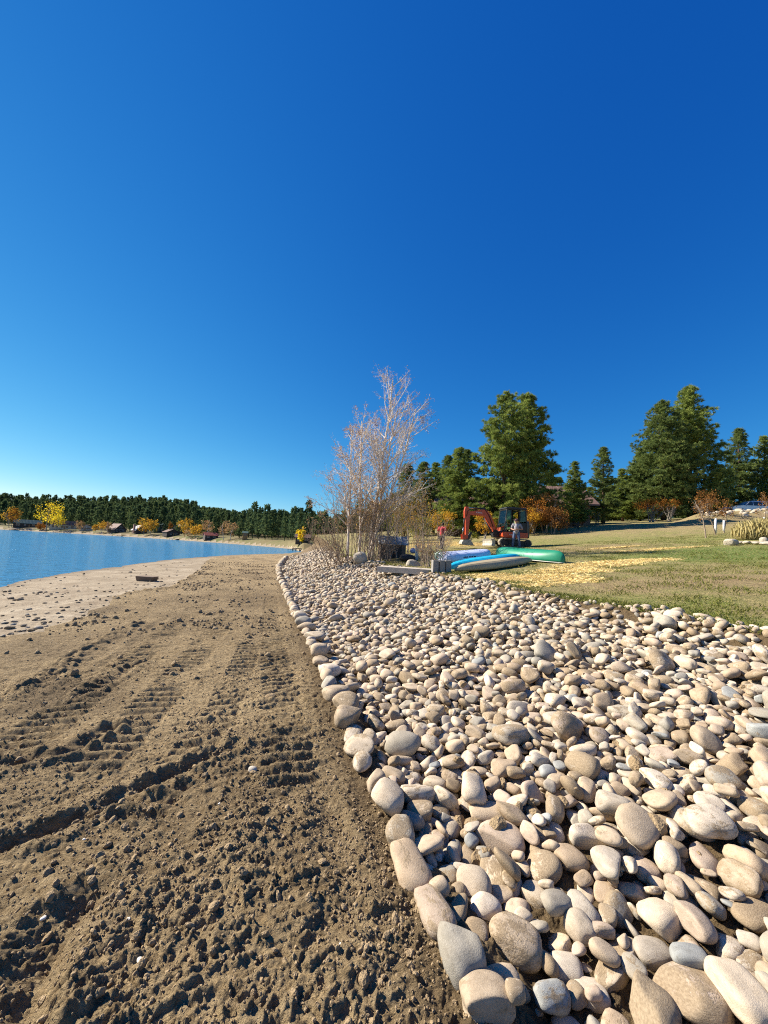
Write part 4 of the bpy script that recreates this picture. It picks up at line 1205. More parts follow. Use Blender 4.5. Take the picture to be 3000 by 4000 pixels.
shrub(1375, 18.3, 3.8, 1.7, 41, 'tan twiggy willow at the left foot of the bare trees', 16, nleaf=1500, kids=(9, 5))
shrub(1340, 18.0, 2.4, 2.0, 42, 'arching bare willow reaching left over the cobbles', 12, nleaf=120, lean=-0.65)
shrub(1435, 18.4, 4.0, 1.7, 43, 'tangled willow in front of the middle bare tree', 18, nleaf=1800, kids=(9, 5))
shrub(1475, 18.9, 3.9, 1.3, 44, 'golden leaved thicket beside the left wall of the shed', 16, nleaf=1100, mat='gold_leaves')
shrub(1560, 21.5, 4.2, 1.8, 45, 'tall thicket with yellow leaves behind the shed', 18, nleaf=1600, mat='gold_leaves')
shrub(1640, 22.5, 3.6, 1.5, 46, 'thin yellow leaved shrub left of the red shirt', 14, nleaf=700, mat='gold_leaves')
shrub(1455, 17.7, 1.6, 0.9, 47, 'low grey brush right at the cobbles in front of the shed', 16, nleaf=100)
shrub(1525, 17.6, 1.3, 0.8, 48, 'dead grey brush leaning on the front of the shed', 12, nleaf=40)
shrub(1665, 14.8, 1.25, 0.75, 49, 'twiggy bush growing behind the concrete blocks', 22, nleaf=350, kids=(9, 4))
shrub(1690, 15.6, 1.9, 0.5, 50, 'tall bare whips in front of the red shirt', 7, nleaf=40)
shrub(1300, 17.8, 2.0, 1.2, 51, 'low bare brush at the lake side of the bare trees', 12, nleaf=60, lean=-0.3)

# ---- autumn oaks around the house behind the excavator
def bush(px, Y, H, Rad, mat, label, seed, nl=2600, leaf=0.13, th=0.1, stems=4, group='autumn oaks by the brown house'):
    g = gp(px, Y)
    me = broadleaf(seed, H, Rad, H * th, nl, leaf, 0.9, stems)
    plant('oak_bush', label, 'shrub', me, ('grey_bark', mat), g - Vector((0, 0, 0.05)), 0, (1, 1, 1), group)
bush(1893, 34, 2.9, 1.15, 'gold_leaves', 'golden bush seen between the boom and the cab of the excavator', 71, 1800)
bush(2085, 36, 3.7, 1.9, 'orange_leaves', 'orange oak just right of the excavator cab', 72)
bush(2130, 37, 4.2, 2.0, 'rust_leaves', 'rust brown oak in front of the left end of the brown roof', 73, 3000)
bush(2060, 35, 2.6, 1.4, 'gold_leaves', 'low gold oak touching the rear of the excavator', 74)
bush(2160, 35, 2.6, 1.5, 'rust_leaves', 'low dark brown oak right of the rust brown oak', 75)
bush(1838, 31, 1.0, 0.7, 'green_leaves', 'low yellowish plant under the excavator boom', 76, 500, 0.12)
bush(2272, 46, 2.4, 1.4, 'rust_leaves', 'rusty shrub at the right corner of the brown roofed house', 77, 1200)
bush(2330, 48, 2.2, 1.7, 'green_leaves', 'yellow green undergrowth below the slender pine', 78, 1500)
bush(2545, 49, 3.0, 2.3, 'orange_leaves', 'flat topped orange oak with grey stems under the big right pines', 79, 1500, th=0.5, stems=7)
bush(2615, 50, 2.9, 1.6, 'orange_leaves', 'small orange oak beside the trunk of the big right pair', 80, 700, th=0.55, stems=6)
bush(2762, 40, 3.6, 1.5, 'rust_leaves', 'rust oak behind the brown sapling', 81, 1000, th=0.3, stems=5)
bush(1640, 36, 2.6, 1.6, 'green_leaves', 'yellow green brush below the dark pines left of the red shirt', 82, 1600, th=0.05)
bush(1720, 38, 3.4, 1.6, 'gold_leaves', 'yellow brush under the thin pine by the red shirt', 83, 1500, th=0.15)
bush(1595, 38, 3.0, 1.6, 'rust_leaves', 'brown brush behind the shed below the dark pines', 84, 1400, th=0.1)
bush(1550, 33, 3.6, 1.9, 'green_leaves', 'green and yellow brush behind the left end of the shed', 85, 1600, th=0.1)

# ---- young staked trees on the lawn
def sapling(px, foot_py, Y, H, Rad, mat, label, tube_, seed, nl=420):
    g = gp(px, Y)
    rg = np.random.default_rng(seed)
    acc, tips = branch_tree(seed, [((0, 0, 0), (rg.normal(0, 0.03), 0, 1), H * 0.9, 0.035, 2, (16, 5), ((0.5, 1.0), (0.4, 0.9)), 0.05)], 6)
    tips = tips[tips[:, 2] > H * 0.5]
    pk = tips[rg.integers(0, len(tips), nl)]
    lv = Acc(); leaves(lv, pk + rg.normal(0, 0.10, pk.shape), 0.085, rg, rg.random(nl))
    t = plant('sapling', label, 'tree', (acc.mesh('trunk', True), lv.mesh('crown')), ('twig_bark', mat), g, 0, (1, 1, 1), 'young trees planted on the lawn')
    if tube_:
        Acc().cyl((0, 0, 0.12), (0.02, 0, tube_), 0.062, 0.055, 14).obj('trunk_guard', M['white_plastic'], t, True)
M['white_plastic'] = simple('white_plastic', (0.80, 0.80, 0.80), (0.72, 0.72, 0.74), rough=0.5)
sapling(2757, 2095, 21, 2.0, 0.5, 'rust_leaves', 'unwrapped brown sapling, the nearest young tree on the lawn', 0, 91, 120)
sapling(2796, 2085, 23, 2.3, 0.8, 'rust_leaves', 'sapling with a thick white trunk wrap, next to the unwrapped brown one', 1.0, 92)
sapling(2828, 2075, 24.5, 2.1, 0.7, 'rust_leaves', 'sapling with a leaning white trunk wrap, third from the left on the lawn', 0.8, 93)
sapling(2985, 2060, 25, 2.2, 0.7, 'rust_leaves', 'sapling with white trunk wrap behind the tall pale grass', 0.8, 94)

# ---- tall ornamental grass at the right, lawn grass, straw
def blades(acc, P, H, w, lean, rg, tint):
    m = len(P)
    a = rg.uniform(0, 6.28, m); h = np.column_stack([np.cos(a), np.sin(a), np.zeros(m)])
    H = (H * rg.uniform(0.55, 1.15, m))[:, None]
    u = np.column_stack([-np.sin(a), np.cos(a), np.zeros(m)]) * w
    l = (lean * rg.uniform(0.2, 1.2, m))[:, None]
    up = np.array([0, 0, 1.0])
    V = np.stack([P - u / 2, P + u / 2, P + h * H * l * 0.35 + up * H * 0.6 + u * 0.35, P + h * H * l + up * H * 0.95, P + h * H * l * 0.35 + up * H * 0.6 - u * 0.35], 1).reshape(-1, 3)
    acc.add(V, np.arange(m * 5).reshape(-1, 5), np.repeat(tint, 5))
rg = np.random.default_rng(8)
GC = [(2925, 18.6, 0.8), (2950, 19.2, 0.95), (2975, 18.4, 1.0), (3005, 18.9, 1.05), (3040, 18.5, 1.1), (2945, 20.2, 0.85), (2990, 20.4, 1.0)]
for n, (px, Y, h) in enumerate(GC):
    g = gp(px, Y); acc = Acc()
    P = np.column_stack([rg.normal(0, 0.27, 750), rg.normal(0, 0.27, 750), np.zeros(750)])
    blades(acc, P, h * 0.9, 0.0045, 0.30, rg, rg.random(750))
    o = acc.obj('ornamental_grass', M['straw_grass'], loc=g)
    tag(o, f"clump of tall pale grass behind the edging rocks, {ordinal(n + 1)} clump from the left", 'grass clump', 'tall grass clumps at the right edge')

def scatter_lawn(n, ymax, seed):
    rg = np.random.default_rng(seed)
    y = 2.0 + (ymax - 2.0) * rg.random(n) ** 0.9
    x = edge_up(y) + rg.random(n) ** 1.3 * (y * 0.9 + 3.5) - 0.08
    return x, y, rg
x, y, rg = scatter_lawn(75000, 24, 3)
cl = fbm(x * 0.9, y * 0.9, 14, 3) + 0.35 * np.exp(-np.maximum(0, x - edge_up(y)) / 0.5)
keep = cl + 0.35 * rg.random(len(x)) > 0.18
x, y = x[keep], y[keep]
acc = Acc(); blades(acc, np.column_stack([x, y, base_z(x, y) - 0.005]), 0.065, 0.010, 0.9, rg, np.clip(0.45 - 0.35 * cl[keep] + rg.normal(0, 0.25, len(x)), 0, 1))
tag(acc.obj('lawn_grass', M['lawn_grass']), 'short patchy green and dry grass blades of the lawn', 'grass', kind='stuff')

def straw_patch(px_list, n, seed):
    rg = np.random.default_rng(seed); out = []
    for (px, py, rx, ry) in px_list:
        cx, cy = hit(px, py)
        m = int(n * rx * ry)
        rad = np.sqrt(rg.random(m)) * (1 + 0.25 * rg.normal(size=m)); an = rg.uniform(0, 6.28, m)
        out.append(np.column_stack([cx + rx * rad * np.cos(an), cy + ry * rad * np.sin(an)]))
    return np.vstack(out)
SP = straw_patch([(1960, 2262, 0.75, 0.55), (2060, 2262, 0.85, 0.6), (2160, 2262, 0.8, 0.6), (2230, 2232, 1.0, 0.7), (2330, 2210, 1.2, 0.6), (2430, 2198, 1.2, 0.5), (2540, 2190, 0.9, 0.35),
                  (1905, 2250, 0.6, 0.4), (2260, 2272, 0.5, 0.35), (2100, 2290, 0.5, 0.3), (2560, 2148, 2.0, 0.25), (2400, 2140, 1.2, 0.2)], 7500, 31)
SP2 = straw_patch([(1655, 2128, 1.3, 2.0), (1605, 2138, 1.1, 1.5), (1765, 2125, 1.5, 2.0), (1830, 2128, 1.6, 1.6), (1700, 2118, 1.6, 2.4)], 2500, 32)
P = np.vstack([SP, SP2])
P = P[P[:, 0] > edge_up(P[:, 1]) + 0.15]
m = len(P); rg = np.random.default_rng(33)
a = rg.uniform(0, 6.28, m); e = rg.normal(0, 0.16, m)
d = np.column_stack([np.cos(a) * np.cos(e), np.sin(a) * np.cos(e), np.sin(e)])
L = rg.uniform(0.05, 0.16, m)[:, None]; w = np.cross(d, rg.normal(size=(m, 3))); w = unit(w) * rg.uniform(0.003, 0.006, (m, 1))
C = np.column_stack([P, base_z(P[:, 0], P[:, 1]) + 0.012 + 0.04 * rg.random(m) ** 2])
V = np.stack([C - d * L / 2 - w, C - d * L / 2 + w, C + d * L / 2 + w, C + d * L / 2 - w], 1).reshape(-1, 3)
acc = Acc(); acc.add(V, np.arange(m * 4).reshape(-1, 4), np.repeat(rg.random(m), 4))
tag(acc.obj('straw', M['straw']), 'yellow straw mulch spread in patches over the lawn', 'straw', kind='stuff')
print('straw', m, 'forest', cnt)

# ------------------------------------------------------------------ built things: materials
M['orange_paint'] = simple('orange_paint', (0.64, 0.090, 0.022), (0.52, 0.065, 0.018), 3, 0.38, 0.05, 0, 0.5)
M['black_paint'] = simple('black_paint', (0.018, 0.018, 0.019), (0.035, 0.034, 0.032), 4, 0.45, 0.1)
M['rubber'] = simple('rubber', (0.035, 0.032, 0.028), (0.13, 0.105, 0.075), 5, 0.9, 0.4)
M['track_mud'] = simple('track_mud', (0.34, 0.29, 0.21), (0.16, 0.13, 0.09), 6, 0.9, 0.5)
M['worn_steel'] = simple('worn_steel', (0.46, 0.42, 0.35), (0.30, 0.26, 0.20), 4, 0.7, 0.2, 0.1)
M['chrome'] = simple('chrome', (0.65, 0.68, 0.72), None, 4, 0.18, 0.02, 1.0)
M['white_paint'] = simple('white_paint', (0.80, 0.80, 0.80), (0.75, 0.76, 0.78), 3, 0.4, 0.03)
M['seat_fabric'] = simple('seat_fabric', (0.42, 0.36, 0.24), None, 10, 0.9, 0.2)
M['concrete'] = simple('concrete', (0.52, 0.45, 0.36), (0.40, 0.35, 0.285), 4, 0.9, 0.4)
M['block'] = simple('grey_block', (0.30, 0.28, 0.25), (0.22, 0.205, 0.185), 9, 0.92, 0.7)
M['dark_wood'] = simple('dark_wood', (0.075, 0.052, 0.038), (0.045, 0.032, 0.025), 5, 0.8, 0.3)
M['brown_siding'] = simple('brown_siding', (0.20, 0.14, 0.095), (0.145, 0.10, 0.068), 4, 0.85, 0.3)
M['tan_siding'] = simple('tan_siding', (0.50, 0.41, 0.31), (0.42, 0.34, 0.255), 3, 0.85, 0.2)
M['pale_trim'] = simple('pale_trim', (0.68, 0.64, 0.58), None, 3, 0.7, 0.1)
M['window_glass'] = simple('window_glass', (0.03, 0.04, 0.055), None, 1, 0.08, 0.0, 0, 0.6)
M['green_roof'] = simple('green_roof', (0.12, 0.19, 0.16), (0.09, 0.15, 0.13), 2, 0.75, 0.1, 0, 0.15)
M['brown_roof'] = simple('brown_roof', (0.20, 0.125, 0.10), (0.15, 0.095, 0.075), 2, 0.75, 0.1, 0, 0.15)
M['red_roof'] = simple('red_roof', (0.36, 0.10, 0.07), (0.28, 0.08, 0.06), 2, 0.75, 0.1, 0, 0.15)
M['grey_roof'] = simple('grey_roof', (0.45, 0.44, 0.45), (0.36, 0.35, 0.36), 2, 0.75, 0.1, 0, 0.15)
M['blue_siding'] = simple('blue_siding', (0.16, 0.21, 0.28), None, 2, 0.8, 0.1)
M['cedar'] = simple('cedar', (0.38, 0.19, 0.07), (0.28, 0.14, 0.055), 3, 0.7, 0.2)
M['brick_red'] = simple('brick_red', (0.36, 0.20, 0.15), None, 6, 0.9, 0.3)
M['skin'] = simple('skin', (0.46, 0.26, 0.18), (0.42, 0.23, 0.155), 5, 0.55, 0.05)
M['denim'] = simple('denim', (0.05, 0.08, 0.15), (0.10, 0.15, 0.25), 3.0, 0.85, 0.3)
M['grey_cloth'] = simple('grey_cloth', (0.30, 0.29, 0.32), (0.24, 0.235, 0.26), 5, 0.9, 0.3)
M['red_cloth'] = simple('red_cloth', (0.46, 0.055, 0.065), (0.36, 0.04, 0.05), 5, 0.9, 0.3)
M['dark_cloth'] = simple('dark_cloth', (0.05, 0.042, 0.05), (0.085, 0.07, 0.075), 5, 0.9, 0.3)
M['cap_cloth'] = simple('cap_cloth', (0.11, 0.05, 0.06), None, 5, 0.9, 0.2)
M['dark_hair'] = simple('dark_hair', (0.035, 0.022, 0.015), None, 20, 0.7, 0.3)
M['boot'] = simple('boot', (0.12, 0.09, 0.065), None, 8, 0.8, 0.3)
M['eye_dark'] = simple('eye_dark', (0.02, 0.015, 0.012), None, 5, 0.3, 0)
M['canoe_green'] = simple('canoe_green', (0.010, 0.19, 0.095), (0.03, 0.25, 0.15), 1.6, 0.42, 0.06)
M['canoe_rim'] = simple('canoe_rim', (0.62, 0.60, 0.54), None, 3, 0.5, 0.05)
M['kayak_tan'] = simple('kayak_tan', (0.40, 0.33, 0.205), (0.34, 0.28, 0.175), 2, 0.5, 0.05)
M['kayak_blue'] = simple('kayak_blue', (0.012, 0.36, 0.56), (0.02, 0.42, 0.62), 2, 0.4, 0.05)
M['dinghy_white'] = simple('dinghy_white', (0.55, 0.60, 0.78), (0.48, 0.53, 0.72), 1.2, 0.35, 0.03)
M['maroon'] = simple('maroon', (0.09, 0.02, 0.022), None, 3, 0.5, 0.05)
M['black_plastic'] = simple('black_plastic', (0.016, 0.016, 0.017), (0.028, 0.026, 0.025), 5, 0.6, 0.3)
M['hose_green'] = simple('hose_green', (0.27, 0.36, 0.29), None, 5, 0.5, 0.05)
M['metal_roof'] = simple('metal_roof', (0.34, 0.34, 0.34), (0.20, 0.20, 0.19), 5, 0.5, 0.15, 0.1)
M['grey_box'] = simple('grey_box', (0.30, 0.34, 0.33), None, 5, 0.6, 0.1)
M['car_silver'] = simple('car_silver', (0.60, 0.64, 0.70), None, 2, 0.28, 0.0, 0.3, 0.5)
M['headlight'] = simple('headlight', (0.75, 0.75, 0.75), None, 2, 0.15, 0.0)
M['pale_stone'] = simple('pale_stone', (0.48, 0.42, 0.33), (0.36, 0.31, 0.24), 5, 0.9, 0.8, bdist=0.03)
M['mud_clod'] = simple('mud_clod', (0.335, 0.245, 0.14), (0.24, 0.17, 0.095), 14, 0.95, 0.9, bdist=0.02)
k = NT('cab_glass')
fr = k.n('ShaderNodeFresnel', IOR=1.45); tb = k.n('ShaderNodeBsdfTransparent', Color=(0.70, 0.82, 0.74)); gb = k.n('ShaderNodeBsdfGlossy', Roughness=0.03)
mx = k.n('ShaderNodeMixShader'); k.t.links.new(fr.outputs[0], mx.inputs[0]); k.t.links.new(tb.outputs[0], mx.inputs[1]); k.t.links.new(gb.outputs[0], mx.inputs[2])
k.t.links.new(mx.outputs[0], k.out.inputs[0]); M['cab_glass'] = k.m

def text(name, s, size, m, parent, loc, rot, ext=0.003):
    cu = bpy.data.curves.new(name, 'FONT'); cu.body = s; cu.size = size; cu.extrude = ext; cu.align_x = 'CENTER'; cu.align_y = 'CENTER'
    tmp = bpy.data.objects.new(name, cu); COL.objects.link(tmp)
    dg = bpy.context.evaluated_depsgraph_get()
    me = bpy.data.meshes.new_from_object(tmp.evaluated_get(dg)); bpy.data.objects.remove(tmp)
    for mm in list(me.materials): me.materials.pop()
    me.materials.append(m)
    o = bpy.data.objects.new(name, me); COL.objects.link(o); o.parent = parent; o.location = loc; o.rotation_euler = rot
    return o

# ------------------------------------------------------------------ excavator
def excavator():
    g = gp(1990, 24.1)
    t = empty('excavator', g + Vector((0, 0, 0.0)), R(189))
    t.scale = (0.965,) * 3
    tag(t, 'orange compact excavator with black cab and tracks, its bucket resting on the lawn', 'excavator')
    for sy, nm in ((0.68, 0), (-0.68, 1)):
        # track belt: rounded loop with lugs
        acc = Acc(); n = 56; L, Rr = 0.80, 0.255
        per = 4 * L + 2 * math.pi * Rr; loop = []
        for i in range(n):
            s = i / n * per
            if s < 2 * L: p = (-L + s, 2 * Rr)
            elif s < 2 * L + math.pi * Rr: a = (s - 2 * L) / Rr; p = (L + Rr * math.sin(a), Rr + Rr * math.cos(a))
            elif s < 4 * L + math.pi * Rr: p = (L - (s - 2 * L - math.pi * Rr), 0)
            else: a = (s - 4 * L - math.pi * Rr) / Rr; p = (-L - Rr * math.sin(a), Rr - Rr * math.cos(a))
            loop.append(p)
        rings = []
        for i in range(n + 1):
            x, z = loop[i % n]
            o = 0.022 if i % 2 else 0.0
            cx = min(max(x, -L), L); d = np.array([x - cx, z - Rr]); d = d / (np.linalg.norm(d) + 1e-9)
            xo, zo = x + d[0] * o, z + d[1] * o + 0.02
            xi, zi = x - d[0] * 0.05, z - d[1] * 0.05 + 0.02
            rings.append([(xo, sy - 0.17, zo), (xo, sy + 0.17, zo), (xi, sy + 0.17, zi), (xi, sy - 0.17, zi)])
        acc.loft(rings, True, False); tr = acc.obj('track', M['track_mud'], t)
        w = Acc()
        for x, r in ((-L, 0.19), (L, 0.17)):
            w.cyl((x, sy - 0.13, Rr + 0.02), (x, sy + 0.13, Rr + 0.02), r, None, 18); w.cyl((x, sy - 0.15, Rr + 0.02), (x, sy + 0.15, Rr + 0.02), r * 0.45, None, 12)
        for x in (-0.45, -0.15, 0.15, 0.45): w.cyl((x, sy - 0.11, 0.14), (x, sy + 0.11, 0.14), 0.08, None, 12)
        w.obj('rollers', M['black_paint'], tr)
        Acc().prism([(-L, 0.15), (L, 0.15), (L, 0.34), (0.5, 0.42), (-0.5, 0.42), (-L, 0.34)], sy - 0.1, sy + 0.1).obj('track_frame', M['black_paint'], tr, bevel=0.01)
    b = Acc(); b.box((0, 0, 0.40), (0.9, 1.1, 0.22)); b.cyl((0, 0, 0.5), (0, 0, 0.64), 0.42, None, 24)
    b.obj('undercarriage', M['black_paint'], t, bevel=0.01)
    # dozer blade
    pr = [(1.38, 0.02), (1.47, 0.0), (1.50, 0.06), (1.455, 0.2), (1.47, 0.34), (1.54, 0.46), (1.50, 0.47), (1.41, 0.35), (1.395, 0.2)]
    bl = Acc().prism(pr, -0.86, 0.86).obj('blade', M['worn_steel'], t, bevel=0.006)
    a = Acc()
    for sy in (0.38, -0.38): a.box((1.1, sy, 0.3), (0.66, 0.09, 0.12), (0, 0.12, 0))
    a.obj('blade_arm', M['black_paint'], bl)
    # upper body
    u = Acc()
    u.prism([(-0.80, 0.62), (0.74, 0.62), (0.80, 0.70), (0.80, 0.84), (0.70, 0.93), (-0.80, 0.93)], -0.76, 0.76)
    body = u.obj('body', M['orange_paint'], t, bevel=0.03)
    c = Acc()
    ring = []
    for z, k in ((0.62, 0.93), (0.70, 1.0), (1.25, 1.0), (1.62, 0.96), (1.72, 0.85)):
        ring.append([(-0.76, -0.76 * k, z), (-0.76, 0.76 * k, z), (-0.80 - 0.24 * k, 0.60 * k, z), (-0.80 - 0.33 * k, 0.25 * k, z), (-0.80 - 0.33 * k, -0.25 * k, z), (-0.80 - 0.24 * k, -0.60 * k, z)])
    c.loft(ring); c.obj('counterweight', M['black_paint'], t, bevel=0.03)
    h = Acc().prism([(-0.78, 0.93), (0.55, 0.93), (0.50, 1.25), (-0.3, 1.45), (-0.78, 1.50)], -0.75, -0.22).obj('engine_hood', M['orange_paint'], t, bevel=0.03)
    # cab: posts, roof, glazing, seat
    y0, y1 = -0.20, 0.74
    cb = Acc()
    def post(p0, p1, w=0.065):
        p0, p1 = np.array(p0), np.array(p1); d = p1 - p0; L = np.linalg.norm(d)
        cb.tube([p0, p1], w * 0.62, 4, True)
    for y in (y0, y1):
        post((0.74, y, 0.93), (0.70, y, 1.55)); post((0.70, y, 1.55), (0.60, y, 2.36)); post((0.60, y, 2.36), (0.50, y, 2.44))
        post((-0.74, y, 0.93), (-0.74, y, 1.6), 0.09); post((-0.74, y, 1.6), (-0.66, y, 2.42), 0.08)
        post((0.62, y, 2.36), (-0.68, y, 2.43)); post((0.74, y, 0.96), (-0.74, y, 0.96))
        post((-0.27, y, 0.93), (-0.27, y, 2.43), 0.08)
    post((0.33, y1, 0.93), (0.31, y1, 2.40)); post((0.74, y0, 0.98), (0.74, y1, 0.98)); post((0.60, y0, 2.36), (0.60, y1, 2.36)); post((-0.68, y0, 2.42), (-0.68, y1, 2.42))
    post((0.71, y0, 1.45), (0.71, y1, 1.45), 0.05)
    cab = cb.obj('cab', M['black_paint'], t, bevel=0.008)
    rf = Acc(); rr = []
    for z, k in ((2.41, 1.0), (2.47, 1.02), (2.52, 0.93), (2.535, 0.6)):
        cx, cy = -0.06, (y0 + y1) / 2
        rr.append([(cx + (x - cx) * k, cy + (y - cy) * k, z) for x, y in ((0.66, y0 - 0.03), (0.66, y1 + 0.03), (-0.74, y1 + 0.03), (-0.74, y0 - 0.03))])
    rf.loft(rr); rf.obj('roof', M['black_paint'], cab, bevel=0.02)
    Acc().prism([(-0.74, 0.95), (-0.27, 0.95), (-0.27, 1.52), (-0.73, 1.58)], y1 - 0.02, y1 + 0.012).obj('rear_panel', M['black_paint'], cab)
    def pane(nm, pts): Acc().loft([[tuple(p) for p in pts], [(p[0] + 0.006, p[1] + 0.006, p[2]) for p in pts]]).obj(nm, M['cab_glass'], cab)
    pane('side_glass', [(0.69, y1, 1.05), (0.35, y1, 1.05), (0.33, y1, 2.33), (0.59, y1, 2.31)])
    pane('rear_side_glass', [(-0.31, y1, 1.60), (-0.70, y1, 1.64), (-0.64, y1, 2.36), (-0.31, y1, 2.36)])
    pane('windscreen', [(0.70, y0 + .04, 1.5), (0.70, y1 - .04, 1.5), (0.60, y1 - .04, 2.32), (0.60, y0 + .04, 2.32)])
    pane('far_glass', [(0.69, y0, 1.05), (-0.70, y0, 1.05), (-0.64, y0, 2.36), (0.59, y0, 2.31)])
    pane('rear_glass', [(-0.73, y0 + .04, 1.6), (-0.73, y1 - .04, 1.6), (-0.67, y1 - .04, 2.36), (-0.67, y0 + .04, 2.36)])
    st = Acc(); st.box((0.0, 0.26, 1.20), (0.46, 0.46, 0.14)); st.box((-0.22, 0.26, 1.55), (0.14, 0.44, 0.62), (0, -0.15, 0)); st.box((0.0, 0.26, 1.03), (0.3, 0.3, 0.2))
    st.obj('seat', M['seat_fabric'], cab, bevel=0.03)
    cs = Acc(); cs.box((0.05, 0.55, 1.32), (0.4, 0.12, 0.12)); cs.box((0.05, -0.03, 1.32), (0.4, 0.12, 0.12)); cs.cyl((0.2, 0.55, 1.38), (0.24, 0.55, 1.62), 0.018, None, 8); cs.cyl((0.2, -0.03, 1.38), (0.24, -0.03, 1.62), 0.018, None, 8); cs.cyl((0.52, 0.2, 0.95), (0.48, 0.2, 1.5), 0.02); cs.cyl((0.52, 0.34, 0.95), (0.48, 0.34, 1.5), 0.02)
    cs.obj('controls', M['black_plastic'], cab)
    dd = Acc().prism([(0.32, 0.98), (0.70, 0.98), (0.72, 1.42), (0.40, 1.50)], y1 + 0.02, y1 + 0.04).obj('door', M['cab_glass'], cab)
    # swing post, boom, arm, bucket
    by0, by1 = -0.16, 0.10
    sp = Acc().prism([(0.78, 0.58), (1.16, 0.60), (1.22, 0.78), (1.10, 1.05), (0.98, 1.05), (0.80, 0.90)], by0 - 0.04, by1 + 0.04).obj('swing_post', M['black_paint'], t, bevel=0.015)
    bp = [(1.16, 0.92), (0.93, 1.02), (0.98, 1.16), (1.20, 1.60), (1.39, 1.98), (1.52, 2.17), (1.68, 2.28), (1.88, 2.31), (2.10, 2.27), (2.70, 2.14), (2.90, 2.06), (2.90, 1.96), (2.66, 1.94), (2.12, 1.95), (1.85, 1.93), (1.70, 1.84), (1.52, 1.53), (1.20, 1.05)]
    boom = Acc().prism(bp, by0 + 0.02, by1 - 0.02).obj('boom', M['orange_paint'], t, bevel=0.015)
    text('lettering', 'Kubota', 0.135, M['white_paint'], boom, (2.17, by1 - 0.013, 2.105), (R(90), 0, R(180)))
    text('lettering', 'KX040-4', 0.12, M['white_paint'], body, (0.2, 0.766, 0.78), (R(90), 0, R(180)))
    Acc().prism([(1.83, 1.98), (1.72, 1.78), (1.36, 1.25), (1.30, 1.33), (1.62, 1.88)], by0 + 0.05, by1 - 0.05).obj('cylinder_guard', M['orange_paint'], boom, bevel=0.01)
    cy = Acc(); cy.cyl((1.14, -0.03, 0.75), (1.62, -0.03, 1.50), 0.05, None, 12); cy.obj('boom_cylinder', M['black_paint'], boom, True)
    Acc().cyl((1.62, -0.03, 1.50), (1.78, -0.03, 1.80), 0.028, None, 10).obj('cylinder_rod', M['chrome'], boom, True)
    ac = Acc(); ac.cyl((1.80, -0.03, 2.40), (2.45, -0.03, 2.385), 0.05, None, 12); ac.prism([(1.70, 2.28), (1.95, 2.29), (1.86, 2.45), (1.76, 2.45)], -0.10, 0.04)
    ac.obj('arm_cylinder', M['black_paint'], boom, bevel=0.006); Acc().cyl((2.45, -0.03, 2.385), (2.95, -0.03, 2.37), 0.028, None, 10).obj('cylinder_rod', M['chrome'], boom, True)
    ap = [(3.07, 2.43), (2.92, 2.43), (2.80, 2.16), (2.78, 1.89), (2.87, 0.46), (3.01, 0.44), (3.02, 1.0), (3.03, 1.62), (3.12, 1.70), (3.14, 2.14)]
    arm = Acc().prism(ap, -0.12, 0.06).obj('arm', M['orange_paint'], t, bevel=0.015)
    Acc().cyl((3.09, -0.03, 1.72), (3.15, -0.03, 1.15), 0.045, None, 12).obj('bucket_cylinder', M['black_paint'], arm, True)
    Acc().cyl((3.15, -0.03, 1.15), (3.20, -0.03, 0.62), 0.03, None, 10).obj('cylinder_rod', M['chrome'], arm, True)
    lk = Acc(); lk.prism([(3.26, 0.66), (3.14, 0.66), (2.90, 0.58), (2.86, 0.42), (3.02, 0.34), (3.24, 0.36)], -0.15, -0.11); lk.prism([(3.26, 0.66), (3.14, 0.66), (2.90, 0.58), (2.86, 0.42), (3.02, 0.34), (3.24, 0.36)], 0.05, 0.09)
    lk.obj('bucket_link', M['orange_paint'], arm, bevel=0.006)
    qc = Acc().prism([(3.10, 0.44), (2.86, 0.50), (2.70, 0.80), (2.60, 0.84), (2.62, 0.66), (2.78, 0.36), (3.08, 0.26)], -0.10, 0.04).obj('coupler', M['black_paint'], arm, bevel=0.008)
    bk = []
    for (x, z) in [(3.22, 0.30), (3.31, 0.16), (3.33, 0.05), (3.24, 0.0), (2.70, -0.02), (2.52, 0.0)]: bk.append((x, z))
    out = bk; inn = [(2.54, 0.02), (2.72, 0.015), (3.20, 0.04), (3.27, 0.08), (3.26, 0.16), (3.19, 0.27)]
    bu = Acc(); bu.prism(out + inn, -0.28, 0.22)
    side = [(3.22, 0.30), (3.31, 0.16), (3.33, 0.05), (3.24, 0.0), (2.52, 0.0), (2.78, 0.34), (2.98, 0.33)]
    bu.prism(side, 0.223, 0.245); bu.prism(side, -0.305, -0.283)
    bo = bu.obj('bucket', M['worn_steel'], t, bevel=0.004)
    th = Acc()
    for y in (-0.25, -0.12, 0.01, 0.14, 0.20): th.prism([(2.56, 0.025), (2.56, -0.03), (2.44, -0.01)], y - 0.022, y + 0.022)
    th.obj('teeth', M['worn_steel'], bo)
    ho = Acc()
    for dy in (-0.02, 0.03):
        ho.tube([(1.2, by1 + dy, 1.25), (1.5, by1 + dy, 1.95), (1.8, by1 + dy, 2.36), (2.3, by1 + dy - 0.05, 2.30), (2.75, by1 + dy - 0.06, 2.28), (2.95, by1 + dy - 0.05, 2.15), (3.0, by1 + dy - 0.02, 1.8)], 0.014, 6)
        ho.tube([(1.05, -0.2 + dy, 0.95), (1.3, -0.22 + dy, 0.75), (1.25, -0.1 + dy, 1.2)], 0.016, 6)
    ho.obj('hydraulic_hose', M['black_plastic'], boom, True)
